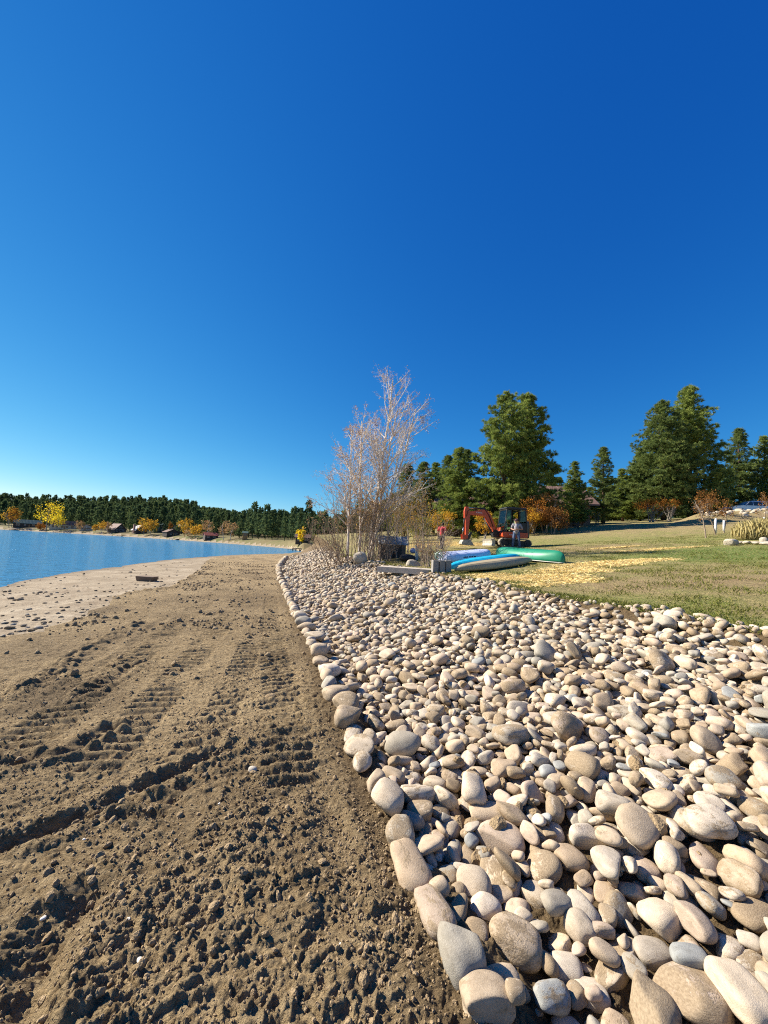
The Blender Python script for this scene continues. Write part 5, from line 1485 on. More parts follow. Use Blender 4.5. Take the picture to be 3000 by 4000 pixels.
    er = Acc(); er.tube([(0.66, y1 + 0.02, 1.9), (0.74, y1 + 0.12, 1.95), (0.74, y1 + 0.16, 1.8)], 0.012, 6); er.box((0.73, y1 + 0.17, 1.72), (0.03, 0.12, 0.2)); er.obj('mirror', M['black_plastic'], cab)
    return t
excavator()

# ------------------------------------------------------------------ people: one remeshed skin, clothes over it
def capsule(acc, a, b, ra, rb, n=12):
    a, b = np.array(a, float), np.array(b, float)
    d = b - a; L = np.linalg.norm(d) + 1e-9; d /= L
    s = np.array([0, .12, .35, .65, .88, 1.0])
    P = [a - d * ra * 0.98] + [a - d * ra * 0.7] + [a + d * L * q for q in s] + [b + d * rb * 0.7] + [b + d * rb * 0.98]
    Rr = [ra * 0.15, ra * 0.72] + [ra + (rb - ra) * q for q in s] + [rb * 0.72, rb * 0.15]
    acc.tube(P, Rr, n, True)

def remeshed(acc, name, m, parent, vox, smooth=4):
    o = acc.obj(name, m, parent, True)
    r = o.modifiers.new('remesh', 'REMESH'); r.mode = 'VOXEL'; r.voxel_size = vox; r.use_smooth_shade = True
    s = o.modifiers.new('smooth', 'SMOOTH'); s.iterations = smooth; s.factor = 0.5
    return o

def hand(acc, wrist, d, palm_n, thumb_side, curl=0.5):
    """palm and five separate fingers from the wrist along d; fingers curl towards palm_n"""
    w = np.array(wrist, float); d = unit(np.array(d, float)); pn = unit(np.array(palm_n, float)); pn = unit(pn - d * (pn @ d)); sd = unit(np.array(thumb_side, float)); sd = np.cross(d, pn) * np.sign(np.cross(d, pn) @ sd)
    for k in (-0.024, 0.0, 0.024): capsule(acc, w + sd * k * 0.6, w + d * 0.085 + sd * k, 0.016, 0.014, 8)
    for i, (off, L) in enumerate(((0.030, 0.068), (0.010, 0.078), (-0.011, 0.072), (-0.031, 0.056))):
        p = w + d * 0.092 + sd * off; dd = unit(d + sd * off * 1.5); a = 0.25 + curl * 0.5
        for j, f in enumerate((0.45, 0.32, 0.23)):
            dd = unit(dd * math.cos(a) + pn * math.sin(a)); q = p + dd * L * f * 1.05
            capsule(acc, p, q, 0.0085 - j * 0.0008, 0.0078 - j * 0.0008, 7); p = q; a = curl * 0.8
    p = w + d * 0.03 + sd * 0.03; dd = unit(d * 0.6 + sd * 0.75 + pn * 0.3)
    for j, L in enumerate((0.045, 0.032, 0.025)):
        q = p + dd * L; capsule(acc, p, q, 0.0115 - j * 0.0012, 0.010 - j * 0.001, 7); p = q; dd = unit(dd + d * 0.45)

def person(loc, rz, label, J, shirt, trousers, cap, curl=0.5, rolled=False):
    """J: joint positions in the person's frame, facing -Y"""
    t = empty('person', loc, rz); tag(t, label, 'person')
    B = Acc(); V = {k: np.array(v, float) for k, v in J.items()}
    pel, chest, neck, head = V['pelvis'], V['chest'], V['neck'], V['head']
    face = unit(V['face']); up = unit(head - neck + np.array([0, 0, 0.1])); rt = unit(np.cross(face, up))
    for s in ('l', 'r'):
        capsule(B, V['sh_' + s], V['el_' + s], 0.048, 0.039); capsule(B, V['el_' + s], V['wr_' + s], 0.039, 0.027)
        capsule(B, V['hip_' + s], V['kn_' + s], 0.082, 0.055); capsule(B, V['kn_' + s], V['an_' + s], 0.055, 0.037)
        capsule(B, V['an_' + s] + np.array([0, 0.03, -0.045]), V['an_' + s] + V['toe_' + s], 0.036, 0.03)
        capsule(B, chest + (V['sh_' + s] - chest) * 0.2, V['sh_' + s], 0.085, 0.055)
        hd = unit(V['wr_' + s] - V['el_' + s])
        hand(B, V['wr_' + s], hd, V['palm_' + s], V['thumb_' + s], curl)
    capsule(B, pel, chest, 0.135, 0.13, 16); capsule(B, V['hip_l'], V['hip_r'], 0.10, 0.10); capsule(B, chest, neck, 0.12, 0.058)
    capsule(B, neck, head - up * 0.04, 0.055, 0.054)
    B.ell(head + up * 0.025 - face * 0.012, (0.078, 0.094, 0.105), 3, (0, 0, math.atan2(face[1], face[0]) + math.pi / 2))
    capsule(B, head - up * 0.055 + face * 0.025, head - up * 0.075 + face * 0.05, 0.054, 0.036)      # jaw
    capsule(B, head + face * 0.085 + up * 0.02, head + face * 0.108 - up * 0.018, 0.008, 0.014, 8)       # nose
    for sgn in (1, -1): capsule(B, head + rt * sgn * 0.078 + up * 0.018, head + rt * sgn * 0.080 - up * 0.022, 0.014, 0.010, 8)
    capsule(B, head + face * 0.082 - up * 0.05 + rt * 0.018, head + face * 0.082 - up * 0.05 - rt * 0.018, 0.007, 0.007, 7)   # lips
    body = remeshed(B, 'body', M['skin'], t, 0.0065, 3)
    for sgn in (1, -1): Acc().ell(head + face * 0.079 + up * 0.022 + rt * sgn * 0.032, (0.013, 0.013, 0.010), 2).obj('eye', M['eye_dark'], body, True)
    sh = Acc()
    capsule(sh, pel + np.array([0, 0, 0.02]), chest, 0.155, 0.152, 18); capsule(sh, chest, chest + (neck - chest) * 0.72, 0.145, 0.085, 16)
    for s in ('l', 'r'):
        capsule(sh, chest + (V['sh_' + s] - chest) * 0.2, V['sh_' + s], 0.108, 0.072); capsule(sh, V['sh_' + s], V['sh_' + s] + (V['el_' + s] - V['sh_' + s]) * 0.68, 0.070, 0.066)
    capsule(sh, V['hip_l'] * 0.6 + pel * 0.4, V['hip_r'] * 0.6 + pel * 0.4, 0.125, 0.125)
    remeshed(sh, 'shirt', M[shirt], t, 0.012, 4)
    tr = Acc(); capsule(tr, V['hip_l'], V['hip_r'], 0.117, 0.117)
    for s in ('l', 'r'): capsule(tr, V['hip_' + s], V['kn_' + s], 0.100, 0.074); capsule(tr, V['kn_' + s], V['an_' + s] + np.array([0, 0, 0.0]), 0.074, 0.060)
    remeshed(tr, 'trousers', M[trousers], t, 0.012, 4)
    for s in ('l', 'r'):
        bo = Acc(); a = V['an_' + s]; capsule(bo, a + np.array([0, 0.025, -0.04]), a + V['toe_' + s], 0.048, 0.04); capsule(bo, a, a + np.array([0, 0.01, -0.04]), 0.046, 0.05)
        remeshed(bo, 'boot', M['boot'], t, 0.010, 3)
    rot = (0, 0, math.atan2(face[1], face[0]) + math.pi / 2)
    hr = Acc(); hr.ell(head + up * 0.036 - face * 0.024, (0.086, 0.098, 0.104), 3, rot, 0, 77, 0.03)
    capsule(hr, head - face * 0.06 + up * 0.0, head - face * 0.055 - up * 0.06, 0.06, 0.045)
    hr.obj('hair', M['dark_hair'], t, True)
    if cap:
        cp = Acc(); rings = []
        ang = np.linspace(0, 2 * np.pi, 20, endpoint=False)
        for h, k in ((0.045, 1.0), (0.09, 0.97), (0.125, 0.75), (0.142, 0.4), (0.146, 0.05)):
            rings.append([head + up * h - face * 0.008 + rt * math.cos(a) * 0.095 * k + face * math.sin(a) * 0.112 * k for a in ang])
        cp.loft(rings)
        br = [head + up * 0.052 + face * 0.09 + rt * x * 0.085 + face * (0.085 * (1 - x * x)) for x in np.linspace(-1, 1, 9)]
        bi = [head + up * 0.056 + face * 0.07 + rt * x * 0.088 for x in np.linspace(1, -1, 9)]
        loop = br + bi; cp.loft([[p for p in loop], [p + up * 0.008 for p in loop]])
        cp.obj('cap', M['cap_cloth'], t, True)
    return t

g = gp(2016, 22.9)
person(g, R(-22), 'man in grey t-shirt, jeans and dark cap standing in front of the excavator tracks', dict(
    pelvis=(0, 0, 0.92), chest=(0.0, 0.0, 1.26), neck=(0.0, -0.01, 1.45), head=(-0.02, -0.05, 1.585), face=(-0.55, -0.78, -0.25),
    sh_r=(-0.19, 0.0, 1.40), el_r=(-0.30, 0.02, 1.13), wr_r=(-0.15, -0.20, 1.07), sh_l=(0.19, 0.0, 1.39), el_l=(0.33, 0.03, 1.13), wr_l=(0.10, -0.19, 1.10),
    hip_l=(0.09, 0, 0.90), hip_r=(-0.09, 0, 0.90), kn_l=(0.15, -0.03, 0.48), kn_r=(-0.16, -0.04, 0.49), an_l=(0.20, 0.05, 0.09), an_r=(-0.20, 0.0, 0.09),
    toe_l=(0.05, -0.17, -0.055), toe_r=(-0.06, -0.17, -0.055), palm_r=(0.6, 0.5, 0.2), palm_l=(-0.6, 0.5, 0.2), thumb_r=(0, 0, 1), thumb_l=(0, 0, 1)), 'grey_cloth', 'denim', True, 0.9)
g = gp(1725, 24.6)
person(g, R(150), 'man in red t-shirt and dark trousers walking away behind the bare whips', dict(
    pelvis=(0, 0, 0.92), chest=(0.02, -0.03, 1.26), neck=(0.02, -0.07, 1.45), head=(0.02, -0.12, 1.58), face=(0.1, -0.9, -0.35),
    sh_r=(-0.19, -0.03, 1.40), el_r=(-0.25, 0.03, 1.13), wr_r=(-0.26, -0.08, 0.90), sh_l=(0.21, -0.03, 1.39), el_l=(0.30, -0.02, 1.13), wr_l=(0.36, -0.18, 0.93),
    hip_l=(0.09, 0, 0.90), hip_r=(-0.09, 0, 0.90), kn_l=(0.10, -0.12, 0.50), kn_r=(-0.09, -0.02, 0.48), an_l=(0.10, -0.16, 0.09), an_r=(-0.09, 0.18, 0.12),
    toe_l=(0.02, -0.17, -0.055), toe_r=(-0.02, -0.16, -0.07), palm_r=(1, 0.2, 0), palm_l=(-1, 0.2, 0), thumb_r=(0, -1, 0), thumb_l=(0, -1, 0)), 'red_cloth', 'dark_cloth', False, 0.45)

# ------------------------------------------------------------------ upturned boats
def upturned(name, label, cat, p0, p1, W, H, mat, sec=2.0, pw=0.5, rim=None, keel=0.02, ribs=0, rise0=0.0, rise1=0.0, flat=0.0, tumble=0.0, ridges=()):
    """hull lying keel up between ground points p0 and p1; the thing's parts lie in its own frame (x along the keel)"""
    a, b = np.array([p0[0], p0[1], gz(*p0)]), np.array([p1[0], p1[1], gz(*p1)])
    L = np.linalg.norm(b - a); c = (a + b) / 2
    t = empty(name, c); d = unit(b - a)
    side = unit(np.cross([0, 0, 1.0], d)); nz = np.cross(d, side)
    t.rotation_euler = Matrix(np.array([d, side, nz]).T).to_euler()
    tag(t, label, cat)
    n, m = 34, 21
    rings = []; rim_l, rim_r = [], []
    for i in range(n):
        s = i / (n - 1) * 2 - 1
        w = W / 2 * (1 - abs(s) ** (1 / pw * 1.1)) ** 0.75 + 0.012
        h = H * (1 - flat * abs(s) ** 3) * (1 - 0.55 * abs(s) ** 16)
        e0 = (rise0 if s < 0 else rise1) * abs(s) ** 3
        r = []
        for j in range(m):
            u = math.pi * j / (m - 1)
            cx, sz = math.cos(u), math.sin(u)
            r.append((s * L / 2, w * np.sign(cx) * abs(cx) ** (2 / sec) * (1 + tumble * sz), e0 + 0.03 + h * abs(sz) ** (2 / sec) + (keel if abs(j - (m - 1) / 2) < 0.6 else 0)))
        rings.append(r); rim_l.append(r[0]); rim_r.append(r[-1])
    acc = Acc(); acc.loft(rings, False, False)
    hull = acc.obj('hull', M[mat], t, True)
    so = hull.modifiers.new('shell', 'SOLIDIFY'); so.thickness = 0.02; so.offset = 0
    if rim:
        rr = Acc(); rr.tube(rim_l, 0.018, 6); rr.tube(rim_r, 0.018, 6); rr.obj('gunwale', M[rim], t, True)
    for fr in ridges:
        k = Acc()
        P = [rings[i][int(round(fr * (m - 1)))] for i in range(3, n - 3)]
        k.tube([(p[0], p[1], p[2] + 0.004) for p in P], 0.012, 6); k.obj('strake', M[mat], t, True)
    if ribs:
        for q in np.linspace(0.12, 0.85, ribs):
            i = int(q * n); k = Acc(); k.tube([(p[0], p[1] * 1.008, p[2] + 0.004) for p in rings[i][1:-1]], 0.009, 5); k.obj('seam', M['maroon' if mat != 'canoe_green' else 'canoe_green'], t, True)
    return t, rings

B1 = hit(1782, 2226), hit(2070, 2196)
def at_(px, Y): g = gp(px, Y); return (g.x, g.y)
tk, _ = upturned('kayak', 'tan kayak lying upside down in front, nearest of the four boats', 'kayak', at_(1778, 12.7), at_(2078, 14.3), 0.74, 0.26, 'kayak_tan', 3.0, 0.58, None, 0.012, 0, 0.06, 0.04, 0.55, 0, (0.32, 0.68, 0.5))
bk_, _ = upturned('kayak', 'turquoise kayak lying upside down between the tan kayak and the white dinghy', 'kayak', at_(1752, 13.3), at_(2035, 15.2), 0.74, 0.30, 'kayak_blue', 3.0, 0.56, None, 0.012, 0, 0.05, 0.04, 0.45, 0, (0.35, 0.65))
dg_, rg_ = upturned('dinghy', 'bluish white dinghy with maroon rim lying keel up behind the concrete blocks', 'boat', at_(1716, 15.6), at_(1910, 16.2), 1.15, 0.40, 'dinghy_white', 3.6, 0.16, 'maroon', 0.0, 0, 0.05, 0.05, 0.10)
cn_, _ = upturned('canoe', 'green canoe lying keel up to the right of the other boats', 'canoe', at_(1938, 17.0), at_(2206, 13.6), 0.88, 0.41, 'canoe_green', 2.6, 0.46, 'canoe_rim', 0.01, 6, 0.0, 0.0, 0.0)
mk = Acc()
for i, (x, w) in enumerate([(0.16, 0.10), (0.05, 0.08), (-0.06, 0.08), (-0.2, 0.12)]): mk.box((x, -0.585, 0.20 - 0.0), (w, 0.012, 0.05))
mk.prism([(-0.26, 0.17), (-0.26, 0.23), (-0.36, 0.20)], -0.591, -0.579)
mk.obj('emblem', M['black_plastic'], dg_)

# ------------------------------------------------------------------ small things round the shed
def stone_thing(name, label, loc, size, seed, m='pale_stone', rz=0.0, group=None, cat='rock', flatten=None):
    V = stone_shape(ICO[4][0], seed); V = V * (1 + 0.05 * snoise3(V, seed + 1, 8, 5)[:, None])
    V = V * np.array(size) / 2
    o = link_mesh(name, mesh_faces(name, V, ICO[4][1], True), M[m], None, Vector(loc) + Vector((0, 0, size[2] * 0.28)), rz)
    tag(o, label, cat, group); return o

g = gp(1572, 13.9); p1 = gp(1690, 13.2)
sl = Acc(); sl.prism([(-1.0, -0.12), (1.02, -0.12), (1.02, 0.06), (-1.0, 0.06)], -0.42, 0.42)
for i, (x) in enumerate((-0.3, 0.45)): sl.box((x, 0, 0.0615), (0.012, 0.8, 0.006))
o = sl.obj('concrete_slab', M['concrete'], bevel=0.015, loc=gp(1592, 13.6) + Vector((0, 0, 0.05)), rz=R(-14)); tag(o, 'pale concrete slab lying between the cobbles and the grey blocks', 'slab')
for i, (px, lab) in enumerate(((1698, 'grey concrete block standing on end at the slab, leftmost of three with a sunlit side'), (1724, 'grey concrete block standing between the other two blocks'), (1748, 'grey concrete block touching the turquoise kayak, rightmost of three'))):
    acc = Acc(); acc.box((0, 0, 0.20), (0.19, 0.19, 0.40))
    o = acc.obj('concrete_block', M['block'], bevel=0.008, loc=gp(px, 12.75 + 0.06 * i), rz=R(12)); tag(o, lab, 'block', 'concrete blocks at the slab')
# garden hose coiled on the blocks
h0 = gp(1712, 12.8) + Vector((0, 0, 0.41))
P = []
for i in range(46):
    a = i * 0.33; P.append((0.075 * math.cos(a) - 0.002 * i, 0.03 * math.sin(a * 0.5), 0.10 + 0.085 * math.sin(a) + 0.0005 * i))
P += [(-0.02, 0.0, 0.26), (0.05, 0.02, 0.32), (0.09, 0.03, 0.22), (0.10, 0.02, 0.06), (0.14, 0.0, 0.02)]
o = Acc().tube(P, 0.013, 8).obj('garden_hose', M['hose_green'], None, True, loc=h0); tag(o, 'pale green hose coiled on top of the leftmost concrete block', 'hose')
# shed
def shed():
    g = gp(1528, 19.0); t = empty('pump_shed', g, R(8)); tag(t, 'small low shed with dark ribbed metal roof beside the bare trees', 'shed')
    w = Acc().prism([(-0.62, -0.1), (0.62, -0.1), (0.62, 0.72), (-0.62, 0.72)], -0.45, 0.45).obj('wall', M['brown_siding'], t)
    ga = Acc()
    for s in (-0.615, 0.615):
        ga.loft([[(s - 0.006, -0.45, 0.72), (s - 0.006, 0.45, 0.72), (s - 0.006, 0.02, 1.02)], [(s + 0.006, -0.45, 0.72), (s + 0.006, 0.45, 0.72), (s + 0.006, 0.02, 1.02)]])
    ga.obj('gable', M['tan_siding'], w)
    rf = Acc()
    for y0, z0, y1, z1 in ((-0.56, 0.66, 0.02, 1.05), (0.60, 0.66, 0.02, 1.05)):
        rf.loft([[(-0.72, y0, z0), (0.72, y0, z0), (0.72, y0, z0 + 0.03), (-0.72, y0, z0 + 0.03)], [(-0.72, y1, z1), (0.72, y1, z1), (0.72, y1, z1 + 0.03), (-0.72, y1, z1 + 0.03)]])
    r = rf.obj('roof', M['metal_roof'], t)
    sm = Acc()
    for x in np.linspace(-0.70, 0.70, 6): sm.tube([(x, -0.57, 0.70), (x, 0.02, 1.10), (x, 0.61, 0.70)], 0.028, 4)
    sm.obj('batten', M['grey_box'], r)
    Acc().box((0.15, -0.462, 0.32), (0.5, 0.02, 0.62)).obj('door', M['dark_wood'], w)
    return t
shed()
# black tarp heap: a crumpled sheet over something box-like
V, Fc = ICO[4]
W_ = V * (1 + 0.14 * snoise3(V * 2, 801, 9, 4)[:, None] + 0.07 * snoise3(V * 4, 802, 9, 5)[:, None])
e = (np.abs(W_) ** 4).sum(1) ** 0.25; W_ = W_ / (0.45 * e + 0.55)[:, None] * np.array([0.36, 0.24, 0.17])
W_[:, 2] = np.maximum(W_[:, 2], -0.14)
o = link_mesh('tarp_heap', mesh_faces('tarp_heap', W_, Fc, True), M['black_plastic'], None, gp(1590, 17.2) + Vector((0, 0, 0.13)), 0.3); tag(o, 'crumpled black plastic sheet heaped right of the shed', 'tarp')
stone_thing('boulder', 'square tan boulder behind the concrete slab below the black sheet', gp(1614, 15.3), (0.62, 0.45, 0.34), 611)
stone_thing('boulder', 'big grey boulder at the foot of the bare trees beside the cobbles', gp(1410, 17.3), (0.75, 0.6, 0.62), 612)
t = empty('utility_post', gp(1627, 17.2), R(10)); tag(t, 'grey green utility post with a cap right of the black sheet', 'post')
Acc().box((0, 0, 0.30), (0.13, 0.12, 0.64)).obj('post', M['grey_box'], t, bevel=0.006); Acc().box((0, 0, 0.64), (0.17, 0.16, 0.05)).obj('cap', M['grey_box'], t, bevel=0.006)
V = ICO[3][0] * (1 + 0.2 * snoise3(ICO[3][0] * 2, 806, 9, 4)[:, None]) * np.array([0.14, 0.1, 0.13])
M['blue_bag'] = simple('blue_bag', (0.05, 0.08, 0.30), (0.55, 0.58, 0.66), 7, 0.5, 0.3)
o = link_mesh('plastic_bag', mesh_faces('plastic_bag', V, ICO[3][1], True), M['blue_bag'], None, gp(1612, 18.2) + Vector((0, 0, 0.32)), 0); tag(o, 'crumpled blue and white bag left of the utility post', 'bag')

# ------------------------------------------------------------------ houses
def house(name, label, loc, rz, w, d, h, rh, wall, roof, axis='x', wins=(), door=None, chimney=None, trim='pale_trim', over=0.5, group=None, deck=False, cat='house', sc=None):
    """w along local x, d along local y; the camera sees the -y side. axis: the ridge's direction"""
    t = empty(name, loc, rz); tag(t, label, cat, group)
    if sc: t.scale = sc
    wl = Acc().box((0, 0, h / 2 - 0.5), (w, d, h + 1.0)).obj('wall', M[wall], t)
    if axis == 'x':
        prof = [(-d / 2, h), (d / 2, h), (0, h + rh)]
        for s in (-1, 1): Acc().loft([[(s * (w / 2 - 0.08), y, z) for y, z in prof], [(s * (w / 2 - 0.001), y, z) for y, z in prof]]).obj('gable', M[wall], wl)
        sl = rh / (d / 2); rf = Acc()
        for s in (-1, 1):
            ye, ze = s * (d / 2 + over), h - over * sl
            rf.loft([[(-w / 2 - over, ye, ze), (w / 2 + over, ye, ze), (w / 2 + over, ye, ze + 0.2), (-w / 2 - over, ye, ze + 0.2)], [(-w / 2 - over, 0, h + rh), (w / 2 + over, 0, h + rh), (w / 2 + over, 0, h + rh + 0.2), (-w / 2 - over, 0, h + rh + 0.2)]])
    else:
        prof = [(-w / 2, h), (w / 2, h), (0, h + rh)]
        for s in (-1, 1): Acc().loft([[(x, s * (d / 2 - 0.08), z) for x, z in prof], [(x, s * (d / 2 - 0.001), z) for x, z in prof]]).obj('gable', M[wall], wl)
        sl = rh / (w / 2); rf = Acc()
        for s in (-1, 1):
            xe, ze = s * (w / 2 + over), h - over * sl
            rf.loft([[(xe, -d / 2 - over, ze), (xe, d / 2 + over, ze), (xe, d / 2 + over, ze + 0.2), (xe, -d / 2 - over, ze + 0.2)], [(0, -d / 2 - over, h + rh), (0, d / 2 + over, h + rh), (0, d / 2 + over, h + rh + 0.2), (0, -d / 2 - over, h + rh + 0.2)]])
    r = rf.obj('roof', M[roof], t)
    sm = Acc()
    if axis == 'x':
        for x in np.arange(-w / 2, w / 2 + 0.1, 1.2):
            for s in (-1, 1): sm.tube([(x, s * (d / 2 + over), h - over * sl + 0.21), (x, 0, h + rh + 0.21)], 0.03, 4)
        sm.obj('seam', M[roof], r)
    for (x, z, ww, hh) in wins:
        f = Acc().box((x, -d / 2 - 0.03, z), (ww + 0.2, 0.08, hh + 0.2)).obj('window', M[trim], t)
        Acc().box((x, -d / 2 - 0.06, z), (ww, 0.06, hh)).obj('pane', M['window_glass'], f)
    if door:
        f = Acc().box((door, -d / 2 - 0.03, 1.0), (1.0, 0.08, 2.0)).obj('door', M['cedar'], t); Acc().ell((door + 0.38, -d / 2 - 0.09, 1.0), (0.05, 0.05, 0.05)).obj('handle', M['chrome'], f)
    if chimney:
        cx, cy, cw, ch = chimney
        Acc().box((cx, cy, (h + rh + ch) / 2), (cw, cw, h + rh + ch)).obj('chimney', M['brick_red'], r)
    if deck:
        dk = Acc(); dk.box((0, -d / 2 - 1.2, 0.1), (w, 2.4, 0.2))
        for x in np.linspace(-w / 2, w / 2, 9): dk.box((x, -d / 2 - 2.35, 0.65), (0.1, 0.1, 0.9))
        dk.box((0, -d / 2 - 2.35, 1.1), (w, 0.1, 0.1)); dk.obj('deck', M['dark_wood'], t)
    return t
def fh(px, q, **k):
    x, y, z = far_xy(px, q)
    return dict(loc=(x, y, z), rz=-math.atan2(x, y) + k.get('turn', 0.0))
a = fh(106, 20); house('ranch_house', 'long dark house with green metal roof between the gold tree and the yellow tree', a['loc'], a['rz'], 24, 9, 3.0, 2.6, 'dark_wood', 'green_roof', 'x', [(-8, 1.7, 3, 1.3), (-2, 1.7, 1.4, 1.0), (5, 1.7, 2.2, 1.2), (9, 1.7, 1.2, 1.2)], 1.5, sc=(0.58, 0.7, 0.85))
a = fh(246, 19); house('ranch_house', 'long tan house with brown metal roof on the far shore', a['loc'], a['rz'], 25, 8, 3.2, 2.6, 'tan_siding', 'brown_roof', 'x', [(-9.5, 1.7, 2, 1.6), (-6, 1.7, 2, 1.6), (-1, 1.7, 2.4, 1.6), (3.5, 1.7, 2.2, 1.6), (8.5, 1.7, 2.6, 1.8)], 1.2, sc=(0.54, 0.7, 0.9))
a = fh(334, 17); house('cottage', 'small tan cottage with a wide white framed window beside the long tan house', a['loc'], a['rz'], 11, 8, 2.7, 1.6, 'tan_siding', 'brown_roof', 'y', [(-3, 1.5, 1.8, 1.5), (2.4, 1.5, 3.6, 1.3)], -0.6, sc=(0.55, 0.6, 0.85))
a = fh(455, 17); house('chalet', 'steep roofed dark chalet with a sunlit rust roof on the far shore', a['loc'], a['rz'] + R(24), 9.5, 14, 2.6, 4.6, 'dark_wood', 'brown_roof', 'y', [(-2.8, 1.4, 1.4, 1.7), (0.5, 1.4, 2.2, 1.5), (3.2, 1.4, 1.2, 1.8), (0, 4.4, 1.8, 1.3)], None, None, 'pale_trim', 0.9, None, True, sc=(0.64, 0.64, 0.68))
a = fh(544, 16); house('cabin', 'dark cabin with grey roof and pinkish brick chimney on its left side', a['loc'], a['rz'] + R(20), 8, 9, 2.6, 3.2, 'dark_wood', 'grey_roof', 'y', [(-1.6, 1.5, 1.2, 1.4), (2, 1.5, 1.5, 1.4)], 0.3, (-4.6, -1.5, 1.3, 0.6), 'dark_wood', 0.8, sc=(0.7, 0.7, 0.75))
a = fh(668, 11); house('cabin', 'low dark cabin with brown shingle roof below the narrow orange poplar', a['loc'], a['rz'] + R(25), 11, 8, 2.6, 2.4, 'dark_wood', 'brown_roof', 'y', [(-2, 1.4, 1.6, 1.2), (2.2, 1.4, 1.8, 1.2)], 0.2, sc=(0.58, 0.58, 0.65))
a = fh(622, 62); house('hill_house', 'blue grey two storey house with green roof high among the pines', a['loc'], a['rz'], 9, 8, 6.0, 2.2, 'blue_siding', 'green_roof', 'x', [(-2.5, 4.4, 1.6, 1.3), (1.8, 4.4, 1.6, 1.3), (-2.5, 1.7, 1.6, 1.3), (1.8, 1.7, 1.6, 1.3)], None, None, 'pale_trim', 0.5, None, True, sc=(0.75, 0.75, 0.75))
a = fh(700, 60); house('hill_house', 'dark brown two storey house half hidden in the pines right of the blue grey one', a['loc'], a['rz'], 9, 8, 5.4, 2.2, 'brown_siding', 'grey_roof', 'x', [(-2.5, 4.0, 1.6, 1.3), (1.8, 4.0, 1.6, 1.3)], None, None, 'pale_trim', 0.5, None, True, sc=(0.75, 0.75, 0.75))
a = fh(822, 7); house('cabin', 'dark cabin with bright red metal roof at the far shore', a['loc'], a['rz'] + R(14), 9, 6.5, 2.3, 1.8, 'dark_wood', 'red_roof', 'x', [(-2.4, 1.4, 1.5, 1.1), (2.0, 1.4, 1.8, 1.1)], 0.0, sc=(0.58, 0.58, 0.62))
a = fh(956, 10); house('tower_house', 'narrow cedar lookout house with green roof in front of the shoreline pines', a['loc'], a['rz'], 3.2, 3.2, 4.2, 0.9, 'cedar', 'green_roof', 'x', [(0, 3.0, 2.0, 1.1)], None, None, 'cedar', 0.4, sc=(0.55, 0.55, 0.62))
a = fh(1182, 12); house('cabin', 'dark low cabin at the end of the bay beside the yellow poplars', a['loc'], a['rz'], 7, 5, 2.0, 1.2, 'dark_wood', 'brown_roof', 'x', [(-1.8, 1.2, 1.2, 0.9), (1.6, 1.2, 1.2, 0.9)], sc=(0.5, 0.5, 0.6))
# boathouse-white bits and docks along the far shore
def dock(px, q, w, d, label, rz=0.0, hgt=0.55, m='dark_wood'):
    x, y, z = far_xy(px, q)
    acc = Acc(); acc.box((0, 0, hgt), (w, d, 0.14))
    for xx in np.linspace(-w / 2 + 0.1, w / 2 - 0.1, 5):
        for yy in (-d / 2 + 0.1, d / 2 - 0.1): acc.cyl((xx, yy, -0.6), (xx, yy, hgt + 0.05), 0.09, None, 6)
    o = acc.obj('dock', M[m], None, loc=(x, y, 0), rz=rz - math.atan2(x, y)); tag(o, label, 'dock', 'docks on the far shore')
dock(58, -1, 9, 3, 'dark dock before the long house with green roof')
dock(478, -1, 9, 3, 'dark dock below the steep roofed chalet')
dock(690, -1, 6, 2, 'small pale dock below the low dark cabin', 0, 0.5, 'concrete')
dock(1172, -1.5, 3.2, 1.6, 'dark dock at the end of the bay by the cobble bank')
dock(1150, -3.5, 3.0, 1.2, 'low pale float in front of the dark dock at the end of the bay', 0, 0.2, 'concrete')

ga = gp(1872, 47); house('house', 'wide brown house in the shade behind the orange excavator', ga, R(-6), 10, 8, 2.7, 1.5, 'brown_siding', 'brown_roof', 'x', [(3.2, 2.5, 1.0, 0.8), (0.6, 1.5, 1.0, 1.9), (-2.6, 1.5, 1.6, 1.4)], -0.8, None, 'pale_trim', 0.7)
ga = gp(2140, 52); house('house', 'brown house with reddish metal roof right of the rust brown oak', ga, R(-4), 7.5, 8, 2.9, 2.4, 'brown_siding', 'brown_roof', 'x', [], None, None, 'pale_trim', 0.8)
# rail fence by that house
t = empty('rail_fence', gp(2190, 40), R(-12)); tag(t, 'low dark post and rail fence in front of the reddish roofed house', 'fence')
for x in (-1.6, -0.5, 0.6, 1.7): Acc().cyl((x, 0, -0.2), (x, 0, 1.0), 0.06, None, 8).obj('post', M['dark_wood'], t)
for z in (0.45, 0.8): Acc().box((0.05, 0, z), (3.4, 0.05, 0.09)).obj('rail', M['dark_wood'], t)

